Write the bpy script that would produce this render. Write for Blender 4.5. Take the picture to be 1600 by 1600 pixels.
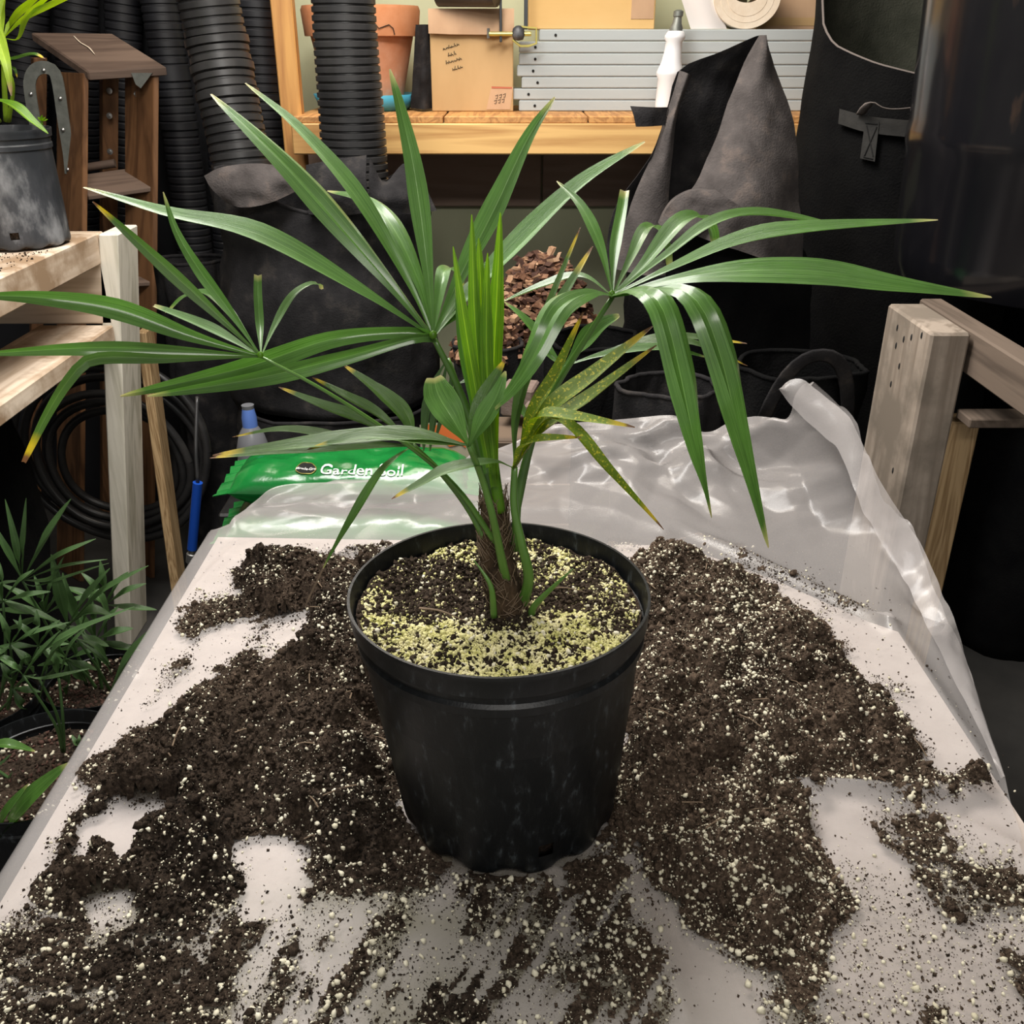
import bpy, bmesh, math, random
import numpy as np
from mathutils import Vector, Matrix
from math import sin, cos, pi, radians, sqrt

for o in list(bpy.data.objects):
    bpy.data.objects.remove(o, do_unlink=True)
scene = bpy.context.scene
COL = scene.collection
rnd = random.Random(7)

# ------------------------------------------------------------------ camera, light, exposure
CAM = np.array((0.012, -0.767, 0.703))
PITCH = radians(26.0)
FPX = 1500.0
cam_d = bpy.data.cameras.new('camera')
cam_d.sensor_width = 36.0
cam_d.lens = 36.0 * FPX / 1600.0
cam_d.clip_start = 0.02
cam_d.clip_end = 50
cam = bpy.data.objects.new('camera', cam_d)
cam.location = CAM
cam.rotation_euler = (pi / 2 - PITCH, 0, 0)
COL.objects.link(cam)
scene.camera = cam

world = bpy.data.worlds.new('world')
scene.world = world
world.use_nodes = True
wb = world.node_tree.nodes['Background']
wb.inputs[0].default_value = (1.0, 0.97, 0.92, 1)
wb.inputs[1].default_value = 0.32


def area(name, loc, target, sx, sy, power, color=(1, 1, 1)):
    d = bpy.data.lights.new(name, 'AREA')
    d.shape = 'RECTANGLE'
    d.size = sx
    d.size_y = sy
    d.energy = power
    d.color = color
    o = bpy.data.objects.new(name, d)
    o.location = loc
    v = Vector(target) - Vector(loc)
    o.rotation_euler = v.to_track_quat('-Z', 'Y').to_euler()
    COL.objects.link(o)
    return o


# ceiling lamps of the room: one above the back of the table, one towards the shelf on the left
area('ceiling_lamp_over_table', (-0.42, 0.62, 1.62), (-0.15, 0.30, 0.0), 1.2, 0.42, 29, (1.0, 0.97, 0.93))
area('ceiling_lamp_by_shelf', (-0.20, 1.22, 1.70), (0.0, 1.40, 0.3), 1.6, 0.45, 19, (1.0, 0.90, 0.78))
# unseen fill light added behind the camera to brighten fronts and back wall
area('fill_light_behind', (0.25, -1.35, 1.66), (0.0, 0.6, 0.0), 1.1, 0.20, 10, (1.0, 0.96, 0.90))

scene.view_settings.view_transform = 'Standard'
scene.view_settings.look = 'None'
scene.view_settings.gamma = 1.0
scene.view_settings.use_curve_mapping = False
scene.view_settings.exposure = 0.66

# ------------------------------------------------------------------ helpers
_F = np.array((0, cos(PITCH), -sin(PITCH)))
_U = np.array((0, sin(PITCH), cos(PITCH)))
_R = np.array((1.0, 0, 0))


def ray(px, py):
    return _F + (px - 800.0) / FPX * _R - (py - 800.0) / FPX * _U


def P(px, py, Y):
    d = ray(px, py)
    return CAM + d * ((Y - CAM[1]) / d[1])


def PZ(px, py, z):
    d = ray(px, py)
    return CAM + d * ((z - CAM[2]) / d[2])


def proj(X, Y, Z):
    a = X - CAM[0]; b = Y - CAM[1]; c = Z - CAM[2]
    dep = b * _F[1] + c * _F[2]
    up = b * _U[1] + c * _U[2]
    return 800 + FPX * a / dep, 800 - FPX * up / dep


def depth(p):
    return float(np.dot(np.asarray(p) - CAM, _F))


def mpp(p):
    return depth(p) / FPX


def _hash(ix, iy, iz, seed):
    h = (ix.astype(np.int64) * 374761393 + iy.astype(np.int64) * 668265263 + iz.astype(np.int64) * 2147483647 + seed * 1274126177) & 0x7fffffff
    h = ((h ^ (h >> 13)) * 1274126177) & 0x7fffffff
    h = (h ^ (h >> 16)) & 0xffff
    return h / 32767.5 - 1.0


def vnoise(x, y, z=0.0, seed=0):
    x = np.asarray(x, float); y = np.asarray(y, float); z = np.zeros_like(x) + z
    ix, iy, iz = np.floor(x).astype(int), np.floor(y).astype(int), np.floor(z).astype(int)
    fx, fy, fz = x - ix, y - iy, z - iz
    fx = fx * fx * (3 - 2 * fx); fy = fy * fy * (3 - 2 * fy); fz = fz * fz * (3 - 2 * fz)
    r = 0
    for dx in (0, 1):
        for dy in (0, 1):
            for dz in (0, 1):
                w = (fx if dx else 1 - fx) * (fy if dy else 1 - fy) * (fz if dz else 1 - fz)
                r = r + w * _hash(ix + dx, iy + dy, iz + dz, seed)
    return r


def fbm(x, y, z=0.0, seed=0, octv=4, gain=0.5):
    r = 0; a = 1.0; f = 1.0
    for k in range(octv):
        r = r + a * vnoise(np.asarray(x) * f, np.asarray(y) * f, np.asarray(z) * f, seed + k * 17)
        a *= gain; f *= 2.03
    return r


def smooth(a, b, x):
    t = np.clip((x - a) / (b - a), 0, 1)
    return t * t * (3 - 2 * t)


ORG = {}


def link(name, me, mat, parent=None, org=None, kind=None):
    o = bpy.data.objects.new(name, me)
    COL.objects.link(o)
    if mat is not None:
        if isinstance(mat, (list, tuple)):
            for m in mat: me.materials.append(m)
        else:
            me.materials.append(mat)
    if parent is not None:
        o.parent = parent
        ORG[o.name] = ORG[parent.name]
    else:
        ORG[o.name] = tuple(org if org is not None else (0, 0, 0))
        o.location = ORG[o.name]
    if kind: o['kind'] = kind
    return o


def tag(o, label, cat, group=None, kind=None):
    o['label'] = label
    o['category'] = cat
    if group: o['group'] = group
    if kind: o['kind'] = kind
    return o


def thing(name, label, cat, loc, group=None):
    o = bpy.data.objects.new(name, None)
    o.empty_display_size = 0.02
    COL.objects.link(o)
    o.location = tuple(loc)
    ORG[o.name] = tuple(loc)
    tag(o, label, cat, group)
    return o


class MB:
    def __init__(s):
        s.v = []; s.f = []; s.uv = []; s.has_uv = False; s.sharp = False; s.mi = []

    def add(s, verts, faces, uvs=None, mi=0):
        n = len(s.v)
        s.v.extend([tuple(map(float, p)) for p in verts])
        s.f.extend([tuple(i + n for i in f) for f in faces])
        s.mi.extend([mi] * len(faces))
        if uvs is not None:
            s.has_uv = True; s.uv.extend(uvs)
        else:
            s.uv.extend([(0, 0)] * len(verts))
        return s

    def box(s, x0, x1, y0, y1, z0, z1, mi=0, bev=0.0):
        return s.hexa([(x0, y0, z0), (x1, y0, z0), (x1, y1, z0), (x0, y1, z0)], (0, 0, z1 - z0), mi, bev)

    def hexa(s, q, ext, mi=0, bev=0.0):
        q = [Vector(p) for p in q]; e = Vector(ext)
        if bev <= 0:
            vs = q + [p + e for p in q]
            return s.add(vs, [(3, 2, 1, 0), (4, 5, 6, 7), (0, 1, 5, 4), (1, 2, 6, 5), (2, 3, 7, 6), (3, 0, 4, 7)], None, mi)
        bm = bmesh.new()
        vs = [bm.verts.new(p) for p in q + [p + e for p in q]]
        for f in [(3, 2, 1, 0), (4, 5, 6, 7), (0, 1, 5, 4), (1, 2, 6, 5), (2, 3, 7, 6), (3, 0, 4, 7)]:
            bm.faces.new([vs[i] for i in f])
        bmesh.ops.bevel(bm, geom=bm.edges[:], offset=bev, segments=1, affect='EDGES')
        bm.verts.index_update()
        s.add([v.co for v in bm.verts], [[v.index for v in f.verts] for f in bm.faces], None, mi)
        bm.free()
        return s

    def tube(s, pts, rad, seg=10, cap=True, mi=0, flat=1.0):
        pts = [Vector(p) for p in pts]
        n = len(pts)
        if not isinstance(rad, (list, tuple, np.ndarray)): rad = [rad] * n
        vs = []; up = None
        for i, p in enumerate(pts):
            t = (pts[min(i + 1, n - 1)] - pts[max(i - 1, 0)])
            if t.length < 1e-9: t = Vector((0, 0, 1))
            t.normalize()
            if up is None:
                a = Vector((0, 0, 1)) if abs(t.z) < 0.9 else Vector((0, 1, 0))
                up = (a - t * a.dot(t)).normalized()
            else:
                up = (up - t * up.dot(t)).normalized()
            b = t.cross(up)
            for k in range(seg):
                a = 2 * pi * k / seg
                vs.append(p + (up * cos(a) * flat + b * sin(a)) * rad[i])
        fs = []
        for i in range(n - 1):
            for k in range(seg):
                k2 = (k + 1) % seg
                fs.append((i * seg + k, (i + 1) * seg + k, (i + 1) * seg + k2, i * seg + k2))
        if cap:
            fs.append(tuple(range(seg)))
            fs.append(tuple(reversed(range((n - 1) * seg, n * seg))))
        return s.add(vs, fs, None, mi)

    def lathe(s, prof, c=(0, 0, 0), seg=40, cap0=False, cap1=False, fn=None, mi=0, closed=True):
        vs = []
        for j, (r, z) in enumerate(prof):
            for k in range(seg):
                a = 2 * pi * k / seg
                p = Vector((c[0] + r * cos(a), c[1] + r * sin(a), c[2] + z))
                if fn: p = Vector(fn(p, a, j))
                vs.append(p)
        fs = []
        n = len(prof)
        for j in range(n - 1):
            for k in range(seg):
                k2 = (k + 1) % seg
                fs.append((j * seg + k, j * seg + k2, (j + 1) * seg + k2, (j + 1) * seg + k))
        if cap0: fs.append(tuple(reversed(range(seg))))
        if cap1: fs.append(tuple(range((n - 1) * seg, n * seg)))
        return s.add(vs, fs, None, mi)

    def grid(s, arr, uv=True, flip=False, mi=0):
        arr = np.asarray(arr)
        n, m = arr.shape[:2]
        vs = arr.reshape(-1, 3)
        fs = []
        for i in range(n - 1):
            for j in range(m - 1):
                q = (i * m + j, i * m + j + 1, (i + 1) * m + j + 1, (i + 1) * m + j)
                fs.append(tuple(reversed(q)) if flip else q)
        uvs = [(j / (m - 1), i / (n - 1)) for i in range(n) for j in range(m)] if uv else None
        return s.add(vs, fs, uvs, mi)

    def build(s, name, mat, parent=None, smooth_=False, org=None, kind=None):
        if parent is not None: og = ORG[parent.name]
        elif org is not None: og = org
        else:
            a = np.array(s.v); og = ((a[:, 0].min() + a[:, 0].max()) / 2, (a[:, 1].min() + a[:, 1].max()) / 2, a[:, 2].min())
        me = bpy.data.meshes.new(name)
        vs = (np.array(s.v) - np.array(og)).tolist()
        me.from_pydata(vs, [], s.f)
        if s.has_uv:
            lay = me.uv_layers.new(name='UVMap')
            li = np.empty(len(me.loops), np.int32)
            me.loops.foreach_get('vertex_index', li)
            lay.data.foreach_set('uv', np.array(s.uv, np.float32)[li].ravel())
        if any(s.mi): me.polygons.foreach_set('material_index', s.mi)
        if smooth_:
            me.polygons.foreach_set('use_smooth', [True] * len(me.polygons))
            if smooth_ == 'auto':
                me.set_sharp_from_angle(angle=radians(38))
        me.update()
        return link(name, me, mat, parent, og, kind)


def np_mesh(name, verts, faces, mat, parent=None, org=(0, 0, 0), smooth_=False, kind=None, attr=None):
    """fast mesh from arrays; faces all the same length"""
    og = ORG[parent.name] if parent is not None else org
    me = bpy.data.meshes.new(name)
    verts = np.asarray(verts, np.float32) - np.asarray(og, np.float32)
    faces = np.asarray(faces, np.int32)
    k = faces.shape[1]
    me.vertices.add(len(verts)); me.vertices.foreach_set('co', verts.ravel())
    me.loops.add(faces.size); me.loops.foreach_set('vertex_index', faces.ravel())
    me.polygons.add(len(faces)); me.polygons.foreach_set('loop_start', np.arange(0, faces.size, k, dtype=np.int32))
    if smooth_: me.polygons.foreach_set('use_smooth', np.ones(len(faces), bool))
    if attr:
        for an, vals in attr.items():
            a = me.attributes.new(an, 'FLOAT', 'POINT')
            a.data.foreach_set('value', np.asarray(vals, np.float32))
    me.update(calc_edges=True)
    me.validate()
    return link(name, me, mat, parent, og, kind)


ICO_V = None


def shape_lib():
    global ICO_V, ICO_F, OCT_V, OCT_F
    t = (1 + sqrt(5)) / 2
    ICO_V = np.array([(-1, t, 0), (1, t, 0), (-1, -t, 0), (1, -t, 0), (0, -1, t), (0, 1, t), (0, -1, -t), (0, 1, -t), (t, 0, -1), (t, 0, 1), (-t, 0, -1), (-t, 0, 1)], float) / 1.9
    ICO_F = np.array([(0, 11, 5), (0, 5, 1), (0, 1, 7), (0, 7, 10), (0, 10, 11), (1, 5, 9), (5, 11, 4), (11, 10, 2), (10, 7, 6), (7, 1, 8), (3, 9, 4), (3, 4, 2), (3, 2, 6), (3, 6, 8), (3, 8, 9), (4, 9, 5), (2, 4, 11), (6, 2, 10), (8, 6, 7), (9, 8, 1)])
    OCT_V = np.array([(1, 0, 0), (-1, 0, 0), (0, 1, 0), (0, -1, 0), (0, 0, 1), (0, 0, -1)], float)
    OCT_F = np.array([(0, 2, 4), (2, 1, 4), (1, 3, 4), (3, 0, 4), (2, 0, 5), (1, 2, 5), (3, 1, 5), (0, 3, 5)])


shape_lib()


def scatter(pos, size, base='oct', seed=1, jitter=0.35, stretch=0.4):
    """grains at pos (n,3) with radius size (n) -> verts, faces"""
    g = np.random.default_rng(seed)
    V, Fc = (OCT_V, OCT_F) if base == 'oct' else (ICO_V, ICO_F)
    n = len(pos); m = len(V)
    q = g.normal(size=(n, 4)); q /= np.linalg.norm(q, axis=1)[:, None]
    w, x, y, z = q.T
    Rm = np.empty((n, 3, 3))
    Rm[:, 0, 0] = 1 - 2 * (y * y + z * z); Rm[:, 0, 1] = 2 * (x * y - z * w); Rm[:, 0, 2] = 2 * (x * z + y * w)
    Rm[:, 1, 0] = 2 * (x * y + z * w); Rm[:, 1, 1] = 1 - 2 * (x * x + z * z); Rm[:, 1, 2] = 2 * (y * z - x * w)
    Rm[:, 2, 0] = 2 * (x * z - y * w); Rm[:, 2, 1] = 2 * (y * z + x * w); Rm[:, 2, 2] = 1 - 2 * (x * x + y * y)
    vv = V[None] * (1 + g.uniform(-jitter, jitter, (n, m, 1)))
    vv = vv * (1 + g.uniform(-stretch, stretch, (n, 1, 3)))
    vv = np.einsum('nij,nmj->nmi', Rm, vv) * size[:, None, None] + pos[:, None, :]
    ff = Fc[None] + (np.arange(n) * m)[:, None, None]
    return vv.reshape(-1, 3), ff.reshape(-1, 3)


# ------------------------------------------------------------------ materials
MATS = {}


def nodes_of(name):
    m = bpy.data.materials.new(name)
    m.use_nodes = True
    nt = m.node_tree
    b = nt.nodes['Principled BSDF']
    MATS[name] = m
    return m, nt, b


def N(nt, t, **kw):
    n = nt.nodes.new(t)
    for k, v in kw.items():
        if k.startswith('_'): setattr(n, k[1:], v)
        else: n.inputs[k.replace('__', ' ')].default_value = v
    return n


def ramp(nt, fac, stops):
    r = nt.nodes.new('ShaderNodeValToRGB')
    el = r.color_ramp.elements
    while len(el) > 1: el.remove(el[-1])
    for i, (p, c) in enumerate(stops):
        e = el[0] if i == 0 else el.new(p)
        e.position = p
        e.color = (*c, 1) if len(c) == 3 else c
    nt.links.new(fac, r.inputs[0])
    return r.outputs[0]


def coords(nt, scale=(1, 1, 1), kind='Object', rot=(0, 0, 0)):
    tc = nt.nodes.new('ShaderNodeTexCoord')
    mp = nt.nodes.new('ShaderNodeMapping')
    mp.inputs['Scale'].default_value = scale
    mp.inputs['Rotation'].default_value = rot
    nt.links.new(tc.outputs[kind], mp.inputs['Vector'])
    return mp.outputs[0]


def noise(nt, vec, scale=5, detail=4, rough=0.55, dist=0.0):
    n = N(nt, 'ShaderNodeTexNoise', Scale=scale, Detail=detail, Roughness=rough, Distortion=dist)
    nt.links.new(vec, n.inputs['Vector'])
    return n.outputs['Fac']


def bump(nt, b, h, strength=0.3, dist=0.01):
    bp = N(nt, 'ShaderNodeBump', Strength=strength, Distance=dist)
    nt.links.new(h, bp.inputs['Height'])
    nt.links.new(bp.outputs[0], b.inputs['Normal'])


def plain(name, stops, rough=0.6, scale=8, vscale=(1, 1, 1), bmp=0.15, spec=0.5, bscale=None, metallic=0.0, bdist=0.004, detail=5, dist=0.0):
    m, nt, b = nodes_of(name)
    v = coords(nt, vscale)
    f = noise(nt, v, scale, detail, 0.6, dist)
    nt.links.new(ramp(nt, f, stops), b.inputs['Base Color'])
    b.inputs['Roughness'].default_value = rough
    b.inputs['Specular IOR Level'].default_value = spec
    b.inputs['Metallic'].default_value = metallic
    if bmp: bump(nt, b, noise(nt, v, bscale or scale * 4, 4), bmp, bdist)
    return m


def wood(name, dark, light, axis, scale=14.0, rough=0.7, weather=None, ring=0.5):
    m, nt, b = nodes_of(name)
    sc = [1.0, 1.0, 1.0]; sc[axis] = 0.07
    v = coords(nt, tuple(sc))
    f1 = noise(nt, v, scale, 3, 0.5, 1.2)
    wv = N(nt, 'ShaderNodeMath', _operation='MULTIPLY'); nt.links.new(f1, wv.inputs[0]); wv.inputs[1].default_value = 9.0 * ring
    sn = N(nt, 'ShaderNodeMath', _operation='PINGPONG'); nt.links.new(wv.outputs[0], sn.inputs[0]); sn.inputs[1].default_value = 0.5
    f2 = noise(nt, v, scale * 9, 3, 0.6)
    mx = N(nt, 'ShaderNodeMath', _operation='MULTIPLY_ADD'); nt.links.new(f2, mx.inputs[0]); mx.inputs[1].default_value = 0.55; nt.links.new(sn.outputs[0], mx.inputs[2])
    mid = tuple((a + c) / 2 for a, c in zip(dark, light))
    col = ramp(nt, mx.outputs[0], [(0.12, dark), (0.42, mid), (0.68, light)])
    if weather:
        v2 = coords(nt, (1, 1, 1))
        f3 = noise(nt, v2, 7, 5, 0.6)
        fr = ramp(nt, f3, [(0.45, (0, 0, 0)), (0.60, (1, 1, 1))])
        mix = N(nt, 'ShaderNodeMix', _data_type='RGBA'); nt.links.new(fr, mix.inputs[0]); nt.links.new(col, mix.inputs[6]); mix.inputs[7].default_value = (*weather, 1)
        col = mix.outputs[2]
    nt.links.new(col, b.inputs['Base Color'])
    b.inputs['Roughness'].default_value = rough
    bump(nt, b, mx.outputs[0], 0.15, 0.002)
    return m


def flat(name, col, rough=0.5, metallic=0.0, spec=0.5):
    m, nt, b = nodes_of(name)
    b.inputs['Base Color'].default_value = (*col, 1)
    b.inputs['Roughness'].default_value = rough
    b.inputs['Metallic'].default_value = metallic
    b.inputs['Specular IOR Level'].default_value = spec
    return m


def leafmat(name, dark, mid, light, tip=None, tip2=None, tstart=0.93, speck=0.0, rough=0.38, trans=0.18, spec=0.5):
    m, nt, b = nodes_of(name)
    tc = nt.nodes.new('ShaderNodeTexCoord')
    sep = nt.nodes.new('ShaderNodeSeparateXYZ'); nt.links.new(tc.outputs['UV'], sep.inputs[0])
    mp = nt.nodes.new('ShaderNodeMapping'); mp.inputs['Scale'].default_value = (16, 0.6, 1); nt.links.new(tc.outputs['UV'], mp.inputs[0])
    f0 = noise(nt, mp.outputs[0], 2.6, 4, 0.7)
    wv_ = N(nt, 'ShaderNodeMath', _operation='PINGPONG'); nt.links.new(sep.outputs[0], wv_.inputs[0]); wv_.inputs[1].default_value = 0.5
    mrb = N(nt, 'ShaderNodeMapRange'); nt.links.new(wv_.outputs[0], mrb.inputs[0]); mrb.inputs[1].default_value = 0.46; mrb.inputs[2].default_value = 0.50; mrb.inputs[3].default_value = 0.0; mrb.inputs[4].default_value = 0.28
    fa = N(nt, 'ShaderNodeMath', _operation='ADD'); nt.links.new(f0, fa.inputs[0]); nt.links.new(mrb.outputs[0], fa.inputs[1])
    f = fa.outputs[0]
    col = ramp(nt, f, [(0.3, dark), (0.5, mid), (0.72, light)])
    # broad patches
    v = coords(nt, (1, 1, 1))
    g = noise(nt, v, 18, 3)
    hs = N(nt, 'ShaderNodeHueSaturation'); nt.links.new(col, hs.inputs['Color'])
    mr = N(nt, 'ShaderNodeMapRange'); nt.links.new(g, mr.inputs[0]); mr.inputs[1].default_value = 0.3; mr.inputs[2].default_value = 0.7; mr.inputs[3].default_value = 0.8; mr.inputs[4].default_value = 1.2
    nt.links.new(mr.outputs[0], hs.inputs['Value'])
    col = hs.outputs[0]
    if speck > 0:
        s1 = noise(nt, v, 420, 3, 0.6)
        sr = ramp(nt, s1, [(0.56, (0, 0, 0)), (0.62, (1, 1, 1))])
        mm = N(nt, 'ShaderNodeMath', _operation='MULTIPLY'); nt.links.new(sr, mm.inputs[0]); mm.inputs[1].default_value = speck
        mix = N(nt, 'ShaderNodeMix', _data_type='RGBA'); nt.links.new(mm.outputs[0], mix.inputs[0]); nt.links.new(col, mix.inputs[6]); mix.inputs[7].default_value = (0.62, 0.55, 0.05, 1)
        col = mix.outputs[2]
    if tip:
        t1 = ramp(nt, sep.outputs[1], [(max(tstart - 0.06, 0), (0, 0, 0)), (tstart, (1, 1, 1))])
        mix = N(nt, 'ShaderNodeMix', _data_type='RGBA'); nt.links.new(t1, mix.inputs[0]); nt.links.new(col, mix.inputs[6]); mix.inputs[7].default_value = (*tip, 1)
        col = mix.outputs[2]
        t2 = ramp(nt, sep.outputs[1], [((tstart + 1) / 2 - 0.01, (0, 0, 0)), ((tstart + 1) / 2 + 0.012, (1, 1, 1))])
        mix = N(nt, 'ShaderNodeMix', _data_type='RGBA'); nt.links.new(t2, mix.inputs[0]); nt.links.new(col, mix.inputs[6]); mix.inputs[7].default_value = (*(tip2 or tip), 1)
        col = mix.outputs[2]
    nt.links.new(col, b.inputs['Base Color'])
    b.inputs['Roughness'].default_value = rough
    b.inputs['Specular IOR Level'].default_value = spec
    bump(nt, b, f, 0.45, 0.0015)
    tr = nt.nodes.new('ShaderNodeBsdfTranslucent')
    hs2 = N(nt, 'ShaderNodeHueSaturation', Value=1.6, Saturation=1.1); nt.links.new(col, hs2.inputs['Color']); nt.links.new(hs2.outputs[0], tr.inputs[0])
    ms = nt.nodes.new('ShaderNodeMixShader'); ms.inputs[0].default_value = trans
    nt.links.new(b.outputs[0], ms.inputs[1]); nt.links.new(tr.outputs[0], ms.inputs[2])
    nt.links.new(ms.outputs[0], nt.nodes['Material Output'].inputs[0])
    return m


# wood
wood('pine_x', (0.42, 0.20, 0.06), (0.72, 0.45, 0.17), 0, 11, 0.55)
wood('pine_z', (0.36, 0.16, 0.05), (0.60, 0.32, 0.10), 2, 11, 0.55)
wood('pine_end', (0.30, 0.13, 0.04), (0.58, 0.30, 0.10), 1, 20, 0.65)
wood('pale_y', (0.42, 0.30, 0.20), (0.74, 0.62, 0.50), 1, 9, 0.8, (0.30, 0.20, 0.12))
wood('pale_x', (0.40, 0.29, 0.19), (0.66, 0.54, 0.42), 0, 9, 0.8)
wood('treated_z', (0.42, 0.39, 0.29), (0.78, 0.73, 0.62), 2, 14, 0.8, None, 0.35)
wood('stand_z', (0.15, 0.115, 0.085), (0.32, 0.265, 0.215), 2, 14, 0.8, (0.17, 0.14, 0.11), 0.4)
wood('stand_y', (0.06, 0.042, 0.030), (0.135, 0.10, 0.075), 1, 12, 0.8)
wood('stand_pine', (0.18, 0.10, 0.035), (0.44, 0.30, 0.155), 2, 22, 0.7, None, 0.9)
wood('ladder', (0.075, 0.032, 0.013), (0.22, 0.105, 0.045), 2, 9, 0.55)
wood('ladder_step', (0.075, 0.047, 0.034), (0.155, 0.105, 0.078), 0, 9, 0.75)
wood('ledger_board', (0.26, 0.18, 0.14), (0.40, 0.29, 0.23), 0, 6, 0.8)
wood('ledger', (0.065, 0.045, 0.032), (0.13, 0.09, 0.06), 0, 6, 0.8)
plain('board', [(0.3, (0.43, 0.37, 0.33)), (0.7, (0.52, 0.455, 0.41))], 0.8, 30)
# plastics, fabric, metal
plain('pot_black', [(0.50, (0.0035, 0.0045, 0.0055)), (0.60, (0.008, 0.0095, 0.011)), (0.70, (0.042, 0.050, 0.055))], 0.40, 120, (1, 1, 0.35), 0.10, 0.35, None, 0, 0.002, 8)
plain('pot_inner', [(0.3, (0.008, 0.008, 0.008)), (0.7, (0.018, 0.018, 0.018))], 0.45, 20)
plain('pot_worn', [(0.42, (0.022, 0.025, 0.030)), (0.55, (0.045, 0.048, 0.055)), (0.68, (0.22, 0.225, 0.235))], 0.5, 14, (1, 1, 0.5), 0.1, 0.5, None, 0, 0.002, 8)
plain('hose_black', [(0.35, (0.016, 0.016, 0.017)), (0.6, (0.035, 0.034, 0.034)), (0.75, (0.075, 0.07, 0.066))], 0.36, 7, (1, 1, 1), 0.05)
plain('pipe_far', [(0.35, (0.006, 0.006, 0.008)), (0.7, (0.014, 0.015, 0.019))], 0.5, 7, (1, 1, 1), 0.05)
plain('fabric', [(0.3, (0.012, 0.0115, 0.0125)), (0.55, (0.022, 0.021, 0.022)), (0.75, (0.052, 0.046, 0.042))], 0.95, 22, (1, 1, 1), 0.7, 0.12, 260, 0, 0.002, 8)
plain('fabric_dusty', [(0.3, (0.042, 0.037, 0.036)), (0.55, (0.070, 0.062, 0.060)), (0.75, (0.125, 0.10, 0.088))], 0.95, 20, (1, 1, 1), 0.7, 0.12, 260, 0, 0.002, 9)
plain('fabric_dark', [(0.3, (0.0025, 0.0025, 0.003)), (0.7, (0.006, 0.006, 0.006))], 0.95, 14, (1, 1, 1), 0.6, 0.1, 220)
plain('fabric_lining', [(0.3, (0.030, 0.033, 0.025)), (0.7, (0.062, 0.064, 0.050))], 0.95, 16, (1, 1, 1), 0.6, 0.1, 240)
plain('strap', [(0.3, (0.012, 0.0115, 0.0105)), (0.7, (0.022, 0.021, 0.019))], 0.85, 60)
flat('rim_edge', (0.13, 0.11, 0.10), 0.95)  # paler than the fabric: the lit lip edge put into the colour
plain('barrel', [(0.45, (0.005, 0.005, 0.0065)), (0.62, (0.008, 0.008, 0.009)), (0.70, (0.045, 0.028, 0.020))], 0.16, 6, (1, 1, 0.4), 0.03, 0.5)
plain('barrel_rust', [(0.3, (0.05, 0.03, 0.02)), (0.7, (0.14, 0.08, 0.05))], 0.6, 60)
plain('slat_metal', [(0.3, (0.36, 0.40, 0.41)), (0.7, (0.45, 0.49, 0.50))], 0.45, 9, (0.2, 1, 1), 0.03)
flat('hole', (0.006, 0.006, 0.006), 0.9)
flat('steel', (0.45, 0.45, 0.44), 0.35, 0.9)
plain('galvanised', [(0.3, (0.13, 0.14, 0.125)), (0.7, (0.22, 0.23, 0.21))], 0.5, 40, (1, 1, 1), 0.05, 0.5, None, 0.5)
flat('brass', (0.62, 0.55, 0.16), 0.3, 0.7)
flat('blued_bar', (0.06, 0.065, 0.07), 0.35, 0.6)
plain('terracotta', [(0.35, (0.50, 0.19, 0.085)), (0.6, (0.60, 0.29, 0.17)), (0.78, (0.72, 0.52, 0.44))], 0.85, 9, (1, 1, 1), 0.15)
plain('terracotta_rim', [(0.35, (0.52, 0.20, 0.08)), (0.7, (0.62, 0.28, 0.14))], 0.85, 14, (1, 1, 1), 0.15)
flat('blue_plastic', (0.06, 0.32, 0.46), 0.5)
plain('carton', [(0.35, (0.42, 0.27, 0.12)), (0.65, (0.50, 0.33, 0.16))], 0.85, 5, (1, 1, 0.5), 0.08)
plain('carton_flap', [(0.35, (0.40, 0.25, 0.15)), (0.65, (0.52, 0.34, 0.21))], 0.85, 6, (1, 1, 0.5), 0.08)
plain('carton_yellow', [(0.35, (0.60, 0.38, 0.14)), (0.65, (0.68, 0.45, 0.19))], 0.8, 4, (0.5, 1, 1), 0.05)
flat('ink', (0.02, 0.018, 0.015), 0.8)
flat('red_print', (0.45, 0.13, 0.07), 0.8)
flat('white_plastic', (0.78, 0.78, 0.80), 0.35)
plain('paper', [(0.3, (0.72, 0.60, 0.46)), (0.7, (0.80, 0.70, 0.57))], 0.9, 30, (1, 1, 1), 0.2)
flat('white_paper', (0.72, 0.68, 0.66), 0.9)
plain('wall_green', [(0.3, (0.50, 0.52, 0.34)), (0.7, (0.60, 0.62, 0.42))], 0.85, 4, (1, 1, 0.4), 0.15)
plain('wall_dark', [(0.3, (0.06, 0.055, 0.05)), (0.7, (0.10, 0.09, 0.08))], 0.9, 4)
plain('concrete', [(0.3, (0.030, 0.029, 0.027)), (0.7, (0.055, 0.052, 0.048))], 0.9, 6)
plain('brick', [(0.3, (0.13, 0.09, 0.075)), (0.7, (0.21, 0.155, 0.13))], 0.9, 30, (1, 1, 1), 0.5)
plain('bark_light', [(0.3, (0.28, 0.15, 0.08)), (0.7, (0.50, 0.33, 0.21))], 0.85, 22, (1, 1, 1), 0.4)
plain('bark_dark', [(0.3, (0.03, 0.012, 0.008)), (0.7, (0.10, 0.045, 0.028))], 0.85, 22, (1, 1, 1), 0.4)
plain('bark', [(0.3, (0.07, 0.03, 0.016)), (0.5, (0.18, 0.085, 0.045)), (0.75, (0.40, 0.24, 0.15))], 0.85, 22, (1, 1, 1), 0.4)
plain('bag_green', [(0.35, (0.005, 0.12, 0.022)), (0.65, (0.010, 0.19, 0.036))], 0.22, 8, (1, 1, 1), 0.25, 0.6, 40)
flat('bag_orange', (0.55, 0.13, 0.03), 0.4)
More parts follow.
